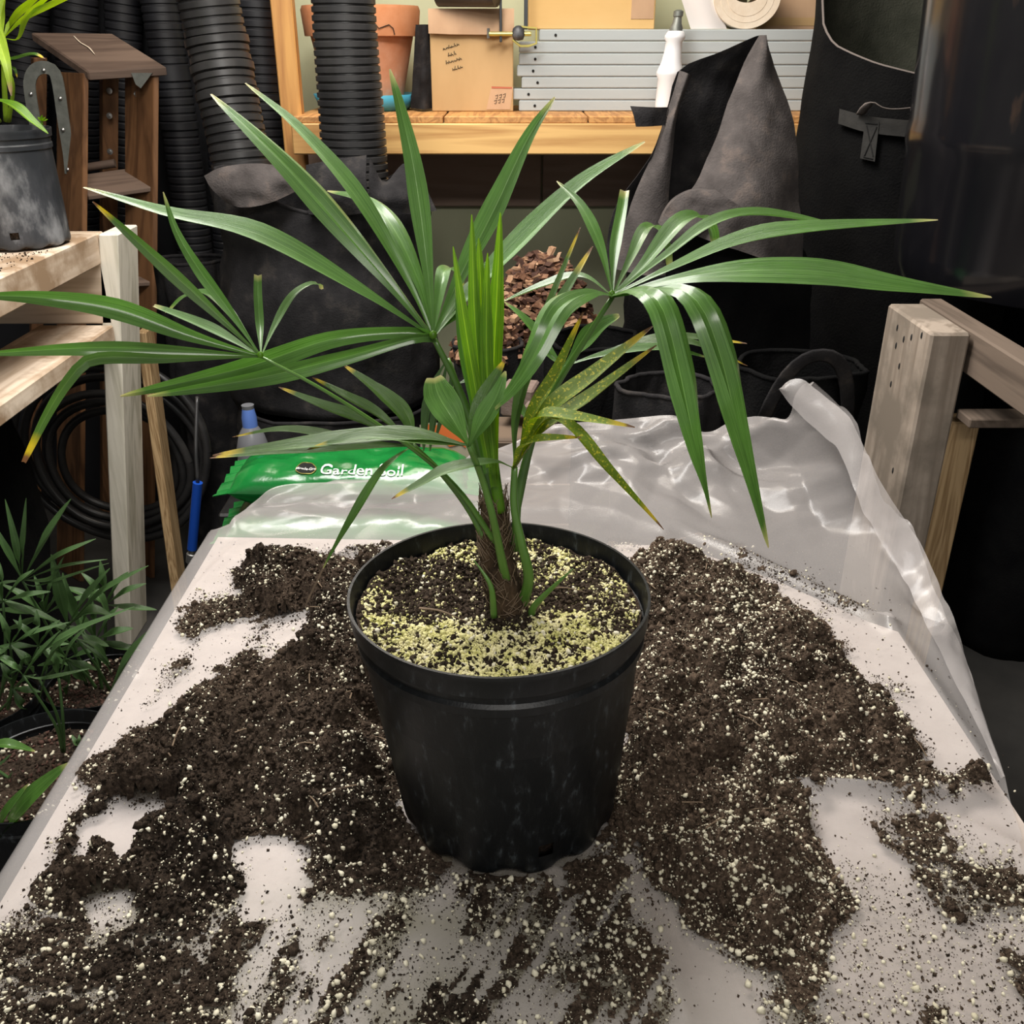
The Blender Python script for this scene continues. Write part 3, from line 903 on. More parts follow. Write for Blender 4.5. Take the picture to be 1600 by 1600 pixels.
c_ = P(905, 620, 1.15)
fabric_bag('grow_bag', 'black fabric bag directly right of the palm stem', (c_[0] + .03, 1.23), 0.10, 0.10, FLOOR, P(905, 545, 1.15)[2], M['fabric_dark'], 37, 0.012, 0.05)
fabric_bag('grow_bag', 'added black fabric bag darkening the corner under the barrel', (1.36, 1.60), 0.19, 0.30, FLOOR, 0.28, M['fabric_dark'], 39, 0.012, 0.03)  # added bag, covers the pale wall so the corner stays dark
# big upright bag far right
BX = 0.91


def bigtop(t):
    # front low, left higher, back highest
    dg_ = abs(((t + pi / 2 + pi) % (2 * pi)) - pi) * 180 / pi
    return float(np.interp(dg_, [0, 20, 43, 68, 82, 92, 120, 180], [0, .008, .03, .065, .11, .17, .25, .28]))


zb = P(1400, 128, 1.27)[2]
bag_r = fabric_bag('grow_bag', 'tall wide black fabric bag beside the glossy barrel, olive lining', (BX, 1.52), 0.255, 0.25, FLOOR, zb, M['fabric_dark'], 41, 0.006, 0.0, bigtop, 0.35, 72, 34, (), M['fabric_lining'], 0.0, 0.0028)


def bagpt(px, py, off=0.006):
    d = ray(px, py); o_ = CAM - np.array((BX, 1.52, 0))
    r_ = 0.255 + off
    A = d[0] ** 2 + d[1] ** 2; B = 2 * (d[0] * o_[0] + d[1] * o_[1]); C_ = o_[0] ** 2 + o_[1] ** 2 - r_ ** 2
    t = (-B - sqrt(max(B * B - 4 * A * C_, 0))) / (2 * A)
    return CAM + d * t


def ribbon(name, pa_, pb_, mat, parent, th_=0.004, n_=14):
    top_ = crom([bagpt(*p) for p in pa_], n_); bot_ = crom([bagpt(*p) for p in pb_], n_)
    g_ = np.array([top_, bot_]); out = g_.copy()
    cdir = np.array((CAM[0] - BX, CAM[1] - 1.52, 0)); cdir /= np.linalg.norm(cdir)
    out = out + cdir * th_
    mb_ = MB().grid(out, flip=True)
    mb_.grid(np.array([g_[0], out[0]]), flip=True).grid(np.array([out[1], g_[1]]), flip=True).grid(np.array([g_[:, 0], out[:, 0]])).grid(np.array([out[:, -1], g_[:, -1]]))
    return mb_.build(name, mat, parent)


hd = ribbon('handle', [(1312, 170), (1360, 182), (1440, 190)], [(1310, 193), (1358, 207), (1440, 216)], M['strap'], bag_r, 0.005)
ribbon('handle_tail', [(1352, 188), (1374, 190)], [(1344, 247), (1367, 252)], M['strap'], bag_r, 0.006, 4)
st = MB()
for a_, b_ in (((1354, 196), (1364, 244)), ((1370, 198), (1350, 244)), ((1352, 192), (1371, 194)), ((1349, 245), (1364, 248))):
    st.tube([bagpt(*a_, .0125), bagpt(*b_, .0125)], 0.0012, 5)
st.build('stitching', M['hole'], hd)
lp = [bagpt(1345, 178, .012), bagpt(1352, 168, .03), bagpt(1364, 160, .04), bagpt(1378, 168, .035), bagpt(1398, 171, .03), bagpt(1432, 168, .03)]
MB().tube(crom(lp, 18), [0.010 if i < 6 else 0.004 for i in range(18)], 6, True, 0, 0.3).build('handle_loop', M['rim_edge'], bag_r, True)
# pale edge of the rim fold
# folded dusty bag
Yf = 1.18
fb = thing('folded_grow_bag', 'dusty folded fabric bag with a pointed top left of the tall bag', 'grow bag', tuple(P(1110, 400, 1.25)), 'black fabric grow bags')


def patch(L, R, bul, n_=22, m_=18, seed=1, amp=0.008, thick=0.005):
    Lc = crom([P(*p) for p in L], n_); Rc = crom([P(*p) for p in R], n_)
    u = np.linspace(0, 1, m_)[None, :, None]
    g_ = Lc[:, None, :] * (1 - u) + Rc[:, None, :] * u
    g_[:, :, 1] -= bul * np.sin(pi * u[:, :, 0])
    g_[:, :, 1] += amp * fbm(g_[:, :, 0] * 14, g_[:, :, 2] * 14, 0, seed, 3)
    b2 = g_.copy(); b2[:, :, 1] += thick
    mb_ = MB().grid(g_).grid(b2, flip=True)
    for sl_, fl in ((np.s_[:, 0], True), (np.s_[:, -1], False)):
        mb_.grid(np.stack([g_[sl_], b2[sl_]], 1), flip=fl)
    return mb_


patch([(1187, 55, 1.24), (1150, 130, 1.21), (1118, 220, 1.17), (1090, 285, 1.12), (1060, 325, 1.09), (1040, 350, 1.08)], [(1190, 55, 1.24), (1214, 105, 1.24), (1238, 180, 1.22), (1247, 250, 1.20), (1252, 330, 1.18), (1255, 420, 1.16)], 0.045, seed=3, amp=0.016).build('front_panel', M['fabric_dusty'], fb, True)
patch([(1180, 57, 1.26), (1120, 84, 1.26), (1062, 110, 1.25), (1044, 165, 1.24), (1018, 240, 1.22), (960, 330, 1.20), (945, 420, 1.18)], [(1188, 55, 1.26), (1165, 120, 1.30), (1150, 190, 1.32), (1140, 250, 1.32), (1125, 300, 1.31), (1100, 350, 1.29), (1090, 430, 1.27)], 0.0, seed=9, amp=0.012).build('back_panel', M['fabric'], fb, True)
patch([(1062, 110, 1.245), (1046, 165, 1.235), (1020, 240, 1.215), (990, 310, 1.195), (955, 420, 1.17)], [(1080, 118, 1.25), (1058, 180, 1.23), (1050, 245, 1.21), (1045, 310, 1.19), (1042, 430, 1.165)], 0.02, seed=14, amp=0.008).build('side_panel', M['fabric_dusty'], fb, True)
patch([(1030, 350, 1.075), (1048, 320, 1.07), (1080, 300, 1.075), (1120, 298, 1.085)], [(1040, 395, 1.07), (1080, 370, 1.06), (1130, 350, 1.075), (1190, 345, 1.095)], 0.010, seed=17, amp=0.014, thick=0.02).build('rolled_lip', M['fabric_dusty'], fb, True)
patch([(985, 166, 1.195), (990, 180, 1.19), (994, 198, 1.19)], [(1045, 168, 1.225), (1042, 180, 1.22), (1040, 196, 1.215)], 0.012, 8, 10, 5, 0.006).build('handle', M['fabric'], fb, True)
patch([(1035, 345, 1.13), (1040, 400, 1.15), (1040, 500, 1.17), (1045, 620, 1.18), (1060, 760, 1.18)], [(1180, 340, 1.16), (1256, 390, 1.20), (1266, 480, 1.22), (1262, 600, 1.22), (1250, 720, 1.22)], 0.05, seed=27, amp=0.012).build('lower_panel', M['fabric_dark'], fb, True)

# crumpled fabric flaps over the rim of the big bag in the middle
for lb, L_, R_, bu, sd2, mt in (
        ('grey crumpled fabric flap lying on the bag left of the pipe', [(318, 275, 1.33), (345, 262, 1.30), (400, 256, 1.31), (455, 262, 1.33)], [(352, 318, 1.29), (380, 325, 1.28), (420, 318, 1.28), (462, 300, 1.30)], 0.015, 61, 'fabric_dusty'),
        ('folded black fabric corner standing in front of the upright pipe', [(478, 258, 1.36), (520, 250, 1.33), (572, 243, 1.33)], [(482, 335, 1.32), (530, 338, 1.30), (578, 330, 1.30)], 0.012, 62, 'fabric'),
        ('black fabric fold right of the upright pipe on the big bag', [(578, 246, 1.33), (600, 285, 1.33), (632, 256, 1.37), (662, 285, 1.38)], [(578, 330, 1.30), (610, 335, 1.30), (645, 335, 1.31), (682, 330, 1.34)], 0.010, 63, 'fabric')):
    tag(patch(L_, R_, bu, 18, 14, sd2, 0.014, 0.005).build('fabric_flap', M[mt], None, True), lb, 'fabric')

# dark bags in the left background
c_ = P(308, 500, 1.85)
fabric_bag('grow_bag', 'dark grey square-topped fabric bag behind the left wooden post', (P(308, 500, 1.78)[0], 1.79), 0.092, 0.07, FLOOR, P(308, 412, 1.74)[2], M['fabric'], 51, 0.010, 0.03)
fabric_bag('grow_bag', 'added black fabric bag darkening the space under the bench plank', (-1.17, 1.12), 0.13, 0.13, FLOOR, 0.03, M['fabric_dark'], 57, 0.012, 0.05)  # added bag, hides the ladder legs so this space stays dark
c_ = P(390, 620, 1.6)
fabric_bag('grow_bag', 'black bag behind the spray bottle and hose coil', (P(372, 600, 1.98)[0], 2.0), 0.14, 0.10, FLOOR, -0.02, M['fabric_dark'], 55, 0.014, 0.05)

# ------------------------------------------------------------------ corrugated pipes


def ribbed_pipe(label, path, r, pitch, mat, seed=0, r1=None, bands=()):
    L = sum(np.linalg.norm(np.diff(crom(path, 40), axis=0), axis=1))
    nr = int(L / pitch)
    t0 = []; rad = []
    rr_ = random.Random(seed)
    for i in range(nr):
        base = r + ((r1 or r) - r) * i / nr
        inb = any(a_ <= i / nr <= b_ for a_, b_ in bands)
        k = base * (1.05 if inb else 1)
        lo = base * (1.05 if inb else 0.94)
        t0 += [(i + 0.02) / nr, (i + 0.14) / nr, (i + 0.74) / nr, (i + 0.86) / nr]
        rad += [lo, k, k, lo]
    cp = crom(path, 600)
    t0 = np.array(t0)
    pts = np.stack([np.interp(t0, np.linspace(0, 1, 600), cp[:, k]) for k in range(3)], 1)
    o_ = MB().tube(pts, rad, 28, True).build('corrugated_pipe', mat, None, 'auto')
    return tag(o_, label, 'pipe', 'black corrugated drainage pipes')


pts = [P(312, -60, 1.70), P(338, 60, 1.70), P(358, 160, 1.68), P(378, 262, 1.66), P(385, 330, 1.66)]
ribbed_pipe('fat shiny black corrugated pipe tilted towards the left bag flap', pts, 0.070, 0.019, M['hose_black'], 1, bands=((0.36, 0.42), (0.47, 0.52), (0.26, 0.29)))
pts = [P(533, -60, 1.52), P(540, 60, 1.52), P(548, 160, 1.52), P(553, 235, 1.52), P(556, 300, 1.52)]
ribbed_pipe('upright ribbed black pipe standing in the big fabric bag', pts, 0.066, 0.0158, M['hose_black'], 2, 0.076)
for k, (xa, xb_, yb, Yp, r_, lb, bd) in enumerate((
        (240, 305, 400, 2.20, 0.052, 'thin dark corrugated pipe just left of the fat shiny one', ((0.02, 0.10), (0.3, 0.36), (0.5, 0.53))),
        (395, 425, 330, 2.0, 0.060, 'shadowed corrugated pipe just right of the fat shiny one', ()),
        (190, 200, 420, 2.24, 0.050, 'dark corrugated pipe behind the right side of the ladder', ()),
        (118, 124, 420, 2.24, 0.058, 'thick dark corrugated pipe directly above the ladder cap', ((0.2, 0.27),)),
        (42, 38, 420, 2.24, 0.060, 'dark corrugated pipe left of the ladder cap', ()),
        (-34, -44, 420, 2.24, 0.060, 'leftmost corrugated pipe, behind the leaves of the small palm', ()),
        (322, 356, 430, 2.26, 0.04, 'added dark corrugated pipe filling the gap between thin and fat tilted pipes', ()),  # added pipe, covers a pale sliver of wall with black
)):
    ribbed_pipe(lb, [P(xa, -60, Yp), P((xa * 2 + xb_) / 3, 80, Yp), P((xa + 2 * xb_) / 3, 220, Yp), P(xb_, yb, Yp)], r_, 0.021, M['pipe_far'], 10 + k, bands=bd)

# ------------------------------------------------------------------ step ladder
lad = thing('step_ladder', 'old brown wooden step ladder with metal hinge bracket', 'ladder', tuple(np.array((-1.0, 1.6, FLOOR))))


def prism(q, ext, name, mat, parent, bev=0.002):
    return MB().hexa([tuple(p) for p in q], ext, 0, bev).build(name, mat, parent)


YN, YK = 1.92, 2.06
prism([P(48, 50, YK), P(176, 52, YK), P(260, 104, YN), P(137, 112, YN)], (0, 0, -0.022), 'cap', M['ladder_step'], lad, 0.003)


cq = [np.array(P(48, 50, YK)), np.array(P(176, 52, YK)), np.array(P(260, 104, YN)), np.array(P(137, 112, YN))]
scr = []
for s_, u_ in ((0.10, 0.46), (0.28, 0.42), (0.42, 0.43), (0.60, 0.38)):
    scr.append((cq[0] * (1 - u_) + cq[1] * u_) * (1 - s_) + (cq[3] * (1 - u_) + cq[2] * u_) * s_ + np.array((0, 0, .0008)))
MB().tube(crom(scr, 12), [.0008, .0015, .0014, .002, .0016, .0022, .0018, .0022, .002, .0018, .0012, .0006], 6, True, 0, 0.35).build('scratch', M['paper'], lad)


def rail(pxt, pyt, Yt, pxb, pyb, Yb_, wpx, thick, name='rail', sh=-0.105):
    """board whose front edge is wpx wide, running back 'thick' metres along y; extended to the floor"""
    a_, b__ = P(pxt, pyt, Yt), P(pxb, pyb, Yb_)
    d_ = (b__ - a_); k = (FLOOR - a_[2]) / d_[2]
    e_ = a_ + d_ * k
    w_ = wpx * mpp(a_)
    q = [a_, a_ + (w_, 0, 0), a_ + (w_ + sh, thick, 0), a_ + (sh, thick, 0)]
    return MB().hexa(q, e_ - a_, 0, 0.002).build(name, M['ladder'], lad)


rl = rail(130, 114, YN + .01, 128, 385, YN - .05, 9, 0.085)
rr_r = rail(240, 108, YN + .01, 238, 410, YN - .05, 9, 0.085)
rail(52, 90, YK - .02, 50, 385, YK + .03, 22, 0.03, 'rear_rail', -.02)
rail(160, 80, YK - .02, 160, 410, YK + .03, 26, 0.03, 'rear_rail', -.02)
prism([P(137, 306, YN - .02), P(240, 292, YN - .02), P(205, 262, YN + .075), P(118, 274, YN + .075)], (0, 0, -0.012), 'step', M['ladder_step'], lad)
prism([P(137, 445, YN - .05), P(240, 440, YN - .05), P(205, 415, YN + .05), P(118, 420, YN + .05)], (0, 0, -0.012), 'step', M['ladder_step'], lad)
MB().tube([P(134, 262, YN + .09), P(180, 255, YN + .10)], 0.011, 12).build('rung', M['ladder_step'], lad, 'auto')
for (bx_, by_, yy) in ((212, 147, YN + .055), (216, 188, YN + .05), (222, 245, YN + .045)):
    q = P(bx_, by_, yy)
    mb = MB().lathe([(0.0, 0), (0.008, 0), (0.008, 0.0015), (0.0035, 0.002), (0.0035, 0.005), (0, 0.005)], (0, 0, 0), 14, fn=lambda p, a_, j, q=q: (q[0] - p.z + 0.001, q[1] + p.x, q[2] + p.y))
    mb.build('bolt', M['steel'], lad, 'auto')
for (bx_, by_) in ((171, 142), (171, 181), (172, 237)):
    q = P(bx_, by_, YK - .025)
    MB().lathe([(0.0, 0), (0.008, 0), (0.008, 0.0015), (0.0035, 0.002), (0.0035, 0.005), (0, 0.005)], (0, 0, 0), 14, fn=lambda p, a_, j, q=q: (q[0] + p.x, q[1] - p.z, q[2] + p.y)).build('bolt', M['steel'], lad, 'auto')
# inner bracket under the cap
q = [P(205, 114, YN - .003), P(238, 114, YN - .003), P(220, 138, YN - .003), P(212, 132, YN - .003)]
MB().hexa([tuple(p) for p in q], (0, 0.004, 0)).build('corner_brace', M['galvanised'], lad)
# hinge bracket: inverted U of flat steel on the left side
U = [(58, 205), (50, 160), (47, 128), (55, 110), (70, 105), (85, 112), (92, 135), (100, 190), (108, 240), (111, 272)]
cen = crom([P(a_, b_, YN + .03) for a_, b_ in U], 40)
mb = MB()
prev = None
wv = 9 * mpp(cen[0])
vs = []; fs = []
for i in range(40):
    t = cen[min(i + 1, 39)] - cen[max(i - 1, 0)]
    nrm = np.array((-t[2], 0, t[0])); nrm /= np.linalg.norm(nrm)
    for s_ in (-1, 1):
        for y_ in (0, -0.004):
            vs.append(cen[i] + nrm * wv * s_ + np.array((0, y_, 0)))
for i in range(39):
    a_ = i * 4; b_ = a_ + 4
    fs += [(a_ + 1, a_ + 3, b_ + 3, b_ + 1), (a_, b_, b_ + 2, a_ + 2), (a_, a_ + 1, b_ + 1, b_), (a_ + 2, b_ + 2, b_ + 3, a_ + 3)]
fs += [(0, 2, 3, 1), (156, 157, 159, 158)]
hb = mb.add(vs, fs).build('hinge_bracket', M['galvanised'], lad)
for (bx_, by_) in ((68, 110), (48, 147), (94, 154), (98, 203), (106, 265)):
    q = P(bx_, by_, YN + .024)
    MB().lathe([(0.0, .004), (0.004, .003), (0.0055, 0)], (0, 0, 0), 12, fn=lambda p, a_, j, q=q: (q[0] + p.x, q[1] - p.z, q[2] + p.y)).build('rivet', M['steel'], hb, True)

# ------------------------------------------------------------------ left bench
BZ = 0.33
XR = -0.897
bn = thing('wooden_bench', 'pale timber bench on the left carrying the small potted palm', 'bench', (-1.05, 0.9, FLOOR))
MB().box(-1.075, XR, 0.35, 1.386, BZ - 0.066, BZ, 0, 0.003).build('top_plank', M['pale_y'], bn)
MB().box(-1.26, -1.080, 0.35, 1.386, BZ - 0.066, BZ, 0, 0.003).build('top_plank', M['pale_y'], bn)
MB().box(-1.26, XR - 0.002, 1.39, 1.43, 0.128, BZ - 0.002, 0, 0.003).build('cross_rail', M['pale_x'], bn)
MB().box(-1.065, XR, 0.35, 1.386, 0.090, 0.127, 0, 0.003).build('lower_plank', M['pale_y'], bn)
# post leaning slightly outwards at the foot
pt = P(152, 366, 1.39); pb_ = P(180, 1010, 1.39)
d_ = pb_ - pt; e_ = pt + d_ * ((FLOOR - pt[2]) / d_[2])
w_ = 0.043
pt[0] = XR + 0.002
q = [pt, pt + (w_, 0, 0), pt + (w_, 0.125, 0), pt + (0, 0.125, 0)]
post = MB().hexa([tuple(p) for p in q], tuple(e_ - pt), 0, 0.003).build('post', M['treated_z'], bn)
MB().box(-1.26, -1.20, 0.38, 0.43, FLOOR, 0.088).build('post', M['treated_z'], bn)
MB().box(-1.26, -1.21, 1.30, 1.386, FLOOR, 0.088).build('post', M['treated_z'], bn)
# leaning brace board behind the post
a_, b__ = P(212, 520, 1.56), P(272, 960, 1.47)
d_ = b__ - a_
e_ = a_ + d_ * ((FLOOR - a_[2]) / d_[2])
q = [a_, a_ + (0.024, 0.0, 0), a_ + (0.024, 0.06, 0), a_ + (-0.0, 0.06, 0)]
bo = MB().hexa([tuple(p) for p in q], tuple(e_ - a_), 0, 0.002).build('leaning_board', M['stand_pine'], None)
tag(bo, 'thin weathered board leaning behind the left wooden post', 'board')

# ------------------------------------------------------------------ right stand with barrel
sd_ = thing('wooden_stand', 'weathered timber stand on the right carrying the black barrel', 'stand', (0.85, 0.8, FLOOR))
f0 = P(1456, 521, 0.64)
STZ = f0[2]
PXL = f0[0]
MB().box(PXL, PXL + 0.060, 0.64, 0.825, FLOOR, STZ, 0, 0.004).build('post', M['stand_z'], sd_)
MB().box(PXL + 0.062, PXL + 0.112, 0.655, 0.70, FLOOR, P(1510, 660, 0.655)[2], 0, 0.003).build('short_post', M['stand_pine'], sd_)
MB().box(PXL + 0.066, PXL + 0.104, 0.10, 0.86, STZ - 0.066, STZ, 0, 0.003).build('side_beam', M['stand_y'], sd_)
MB().box(PXL + 0.066, PXL + 0.26, 0.60, 0.648, P(1560, 655, .6)[2] - .015, P(1560, 655, .6)[2], 0, 0.002).build('ledge', M['stand_y'], sd_)
MB().box(PXL + 0.68, PXL + 0.74, 1.02, 1.10, FLOOR, STZ, 0, 0.003).build('rear_post', M['stand_z'], sd_)
MB().box(PXL + 0.62, PXL + 0.66, 0.10, 1.20, STZ - 0.066, STZ, 0, 0.003).build('side_beam', M['stand_y'], sd_)
MB().box(PXL + 0.68, PXL + 0.74, 0.64, 0.825, FLOOR, STZ, 0, 0.003).build('post', M['stand_z'], sd_)
for (px, py) in ((1402, 512), (1412, 530), (1424, 527), (1400, 540), (1440, 524), (1405, 572), (1395, 735), (1392, 600)):
    d = ray(px, py); t = (PXL - 0.0005 - CAM[0]) / d[0]; q = CAM + d * t
    MB().lathe([(0.0, .0012), (.0022, .001), (.003, 0)], (0, 0, 0), 8, fn=lambda p, a_, j, q=q: (q[0] - p.z + .0002, q[1] + p.x * .8, q[2] + p.y * 2.0)).build('nail_mark', M['hole'], sd_)

BC = (PXL + 0.362, 0.965)
bz0 = STZ + 0.0015
bar = thing('barrel', 'glossy black plastic barrel standing on the right timber stand', 'barrel', (BC[0], BC[1], bz0))
pf = [(0.0, 0), (0.262, 0), (0.284, 0.010), (0.292, 0.035), (0.294, 0.06), (0.302, 0.22), (0.306, 0.235), (0.306, 0.255), (0.304, 0.27), (0.315, 0.50), (0.322, 0.66), (0.0, 0.66)]
MB().lathe(pf, (BC[0], BC[1], bz0), 96).build('shell', M['barrel'], bar, 'auto')
MB().lathe([(0.321, .655), (0.334, .655), (0.336, .69), (0.326, .695), (0.315, .68), (0.321, .655)], (BC[0], BC[1], bz0), 72).build('rim', M['barrel'], bar, 'auto')
MB().lathe([(0.0, .665), (.29, .665), (.31, .68)], (BC[0], BC[1], bz0), 60).build('lid', M['barrel'], bar, 'auto')

# ------------------------------------------------------------------ things beside the table
# green soil bags


def soil_bag(name, label, c, a_, b__, ch_, seed, txt=False):
    root = thing(name, label, 'soil bag', (c[0], c[1], c[2]), 'stacked green soil bags')
    n_, m_ = 46, 30
    s = np.linspace(-1, 1, n_)[:, None] * np.ones((1, m_)); t = np.ones((n_, 1)) * np.sin(np.linspace(-pi / 2, pi / 2, m_))[None, :]

    def surf(s, t, sign):
        gl = np.sqrt(np.clip(1 - np.abs(s) ** 5, 0, 1)) * np.sqrt(np.clip(1 - np.abs(t) ** 3.2, 0, 1))
        z = sign * ch_ * gl
        nz = 0.006 * fbm(s * 5, t * 3.5, sign * 3.0, seed, 3) * gl
        return np.stack([c[0] + a_ * s, c[1] + b__ * t * (1 - 0.05 * np.abs(s) ** 4), c[2] + ch_ + z + nz], -1)

    up, dn = surf(s, t, 1), surf(s, t, -1)
    dn[:, :, 2] = np.maximum(dn[:, :, 2], c[2])
    MB().grid(up, flip=True).grid(dn).build('bag_skin', M['bag_green'], root, True)
    for sg in (-1, 1):
        y_ = np.linspace(c[1] - b__ * .93, c[1] + b__ * .93, 16)
        i_ = np.full(16, c[0] + sg * (a_ - .004)); o_ = np.full(16, c[0] + sg * (a_ + .028))
        zz_ = c[2] + ch_ + 0.004 * np.sin(np.arange(16) * 1.7)
        gg = np.array([np.stack([i_, y_, zz_], 1), np.stack([o_, y_, zz_ - 0.01 + .004 * np.cos(np.arange(16) * 2.1)], 1)])
        g2 = gg.copy(); g2[:, :, 2] -= 0.0015
        MB().grid(gg).grid(g2, flip=True).build('end_seam', M['bag_green'], root, True)
    return root, a_, b__, ch_, c


def text_mesh(body, size=1.0):
    cu = bpy.data.curves.new('lettering', 'FONT')
    cu.body = body; cu.size = size; cu.resolution_u = 3; cu.offset = 0.004
    to = bpy.data.objects.new('lettering', cu)
    COL.objects.link(to)
    dg = bpy.context.evaluated_depsgraph_get()
    me = bpy.data.meshes.new_from_object(to.evaluated_get(dg))
    vs = np.array([v_.co[:] for v_ in me.vertices]); fs = [tuple(p.vertices) for p in me.polygons]
    bpy.data.objects.remove(to); bpy.data.curves.remove(cu); bpy.data.meshes.remove(me)
    return vs, fs


bcx = P(540, 740, 0.90)[0]
by0 = 0.975
btop = P(540, 704, 1.0)
UC = 0.043
lowz = btop[2] - 2 * UC - 0.0955
r2 = soil_bag('soil_bag', 'lower green plastic soil bag, mostly hidden by the plastic sheet', (bcx - .005, by0 - .015, lowz), 0.235, 0.10, 0.0475, 8)
r1, A_, B_, CH, CC = soil_bag('soil_bag', 'upper green soil bag printed Garden Soil behind the table', (bcx, by0, lowz + 0.0955), 0.228, 0.09, UC, 4)


def onbag(s, zrel, off=0.0012):
    """front surface of the bag at s, height zrel*CH above its seam"""
    gs = sqrt(max(1 - abs(s) ** 5, 1e-6))
    k = min(max(zrel / gs, 0), 0.9999)
    t = -(max(1 - k * k, 0)) ** (1 / 3.2)
    nz = 0.006 * float(fbm(np.array([s * 5]), np.array([t * 3.5]), 3.0, 4, 3)[0]) * gs * k
    return (CC[0] + A_ * s, CC[1] + B_ * t * (1 - 0.05 * abs(s) ** 4) - off, CC[2] + CH + zrel * CH + nz + off)


def print_on(body, s0, s1, z0_, z1_, mat, name, parent, off):
    vs, fs = text_mesh(body)
    w0, w1 = vs[:, 0].min(), vs[:, 0].max(); h1 = 0.73
    out = [onbag(s0 + (v_[0] - w0) / (w1 - w0) * (s1 - s0), z0_ + v_[1] / h1 * (z1_ - z0_), off) for v_ in vs]
    return MB().add(out, fs).build(name, mat, parent)


sx_of = lambda px, py=725: (P(px, py, CC[1] - B_ * 0.9)[0] - CC[0]) / A_


def zrel_at(px, py):
    best = None
    for zr in np.linspace(0.0, 0.97, 80):
        q_ = onbag(sx_of(px), zr)
        e_ = abs(proj(*[np.array(v__) for v__ in q_])[1] - py)
        if best is None or e_ < best[0]: best = (e_, zr)
    return best[1]


zt0, zt1 = zrel_at(560, 742), zrel_at(560, 712)
zl0, zl1 = zrel_at(473, 740), zrel_at(473, 712)
zlm, zlh = (zl0 + zl1) / 2, (zl1 - zl0) / 2
print_on('Garden Soil', sx_of(497), sx_of(627), zt0, zt1, M['print_white'], 'lettering', r1, 0.0016)
lg = MB()
sc0 = sx_of(473); rs = 0.085
vs = [onbag(sc0, zlm, .0016)] + [onbag(sc0 + rs * cos(a__), zlm + zlh * sin(a__), .0016) for a__ in np.linspace(0, 2 * pi, 40, endpoint=False)]
lg.add(vs, [(0, 1 + k, 1 + (k + 1) % 40) for k in range(40)])
lo = lg.build('round_logo', M['print_black'], r1)
ring_ = [onbag(sc0 + rs * cos(a__), zlm + zlh * sin(a__), .0018) for a__ in np.linspace(0, 2 * pi, 41)]
MB().tube(ring_, 0.0009, 4, False).build('logo_ring', M['brass'], lo)
print_on('Miracle-Gro', sc0 - rs * .98, sc0 + rs * .98, zlm - zlh * .12, zlm + zlh * .35, M['print_white'], 'logo_lettering', lo, 0.0022)
# support below the bags
tb = thing('storage_tote', 'black plastic tote under the green soil bags', 'tote', (bcx, by0, FLOOR))
tz = lowz - 0.001
hh = tz - FLOOR
MB().hexa([(bcx - .20, by0 - .09, FLOOR), (bcx + .20, by0 - .09, FLOOR), (bcx + .20, by0 + .09, FLOOR), (bcx - .20, by0 + .09, FLOOR)], (0, 0, hh - .03), 0, .01).build('body', M['pot_inner'], tb)
MB().box(bcx - .225, bcx + .225, by0 - .11, by0 + .11, tz - .03, tz, 0, .006).build('lid', M['pot_inner'], tb)
# printed snack-like soil packet with orange and yellow behind
pk = thing('seed_packet_bag', 'orange and yellow printed bag beside the upper green soil bag', 'bag', (P(700, 705, 1.12)[0], 1.25, FLOOR))
qx0, qx1 = P(655, 700, 1.13)[0], P(775, 700, 1.13)[0]
zt_ = P(700, 672, 1.13)[2]
g = []
for i in range(20):
    s = i / 19
    row = []
    for j in range(14):
        u = j / 13
        row.append((qx0 + (qx1 - qx0) * u, 1.13 - 0.03 * sin(pi * u) * sin(pi * min(s * 1.0, 1)) + 0.03 * s, FLOOR + (zt_ - FLOOR) * s + 0.006 * sin(u * 9)))
    g.append(row)
g = np.array(g); bk = g.copy(); bk[:, :, 1] = 2 * 1.15 - bk[:, :, 1] + 0.02
MB().grid(g).grid(bk, flip=True).build('skin', M['bag_cream'], pk, True)


def onpk(u, s, off=.002):
    return (qx0 + (qx1 - qx0) * u, 1.13 - 0.03 * sin(pi * u) * sin(pi * s) + 0.03 * s - off, FLOOR + (zt_ - FLOOR) * s + 0.006 * sin(u * 9))


for nm, mat_, u0, u1, s0, s1 in (('orange_print', 'bag_orange', 0.02, 0.60, 0.945, 0.995), ('yellow_print', 'bag_yellow', 0.10, 0.45, 0.83, 0.905)):
    gg = np.array([[onpk(u0 + (u1 - u0) * j / 8, s0 + (s1 - s0) * i / 4 + .008 * sin(j * 2.1)) for j in range(9)] for i in range(5)])
    MB().grid(gg).build(nm, M[mat_], pk, True)

# bricks behind the stem
for k, (px, py, yy, lb) in enumerate(((805, 628, 1.06, 'pinkish brick lying behind the palm stem'), (842, 655, 1.02, 'brown brick end just above the plastic sheet edge'))):
    q = P(px, py, yy)
    base = -0.10
    MBb = MB().hexa([(q[0] - .03, yy, q[2] - .03), (q[0] + .035, yy - .02, q[2] - .03), (q[0] + .05, yy + .05, q[2] - .03), (q[0] - .015, yy + .06, q[2] - .03)], (0, 0, .06), 0, .004)
    tag(MBb.build('brick', M['brick'], None), lb, 'brick', 'loose bricks behind the table')
cr_ = thing('wooden_crate', 'dark crate behind the table carrying two loose bricks', 'crate', (P(830, 690, 1.08)[0], 1.08, FLOOR))
ctop = min(P(805, 628, 1.06)[2], P(842, 655, 1.02)[2]) - .0305
qx = P(830, 660, 1.08)[0]
MB().box(qx - .075, qx + .075, .99, 1.12, FLOOR, ctop, 0, .004).build('body', M['ledger'], cr_)
for k in range(3):
    MB().box(qx - .077, qx + .077, .984, .99, ctop - .06 - k * .09, ctop - k * .09 - .005, 0, .001).build('slat', M['ledger'], cr_)

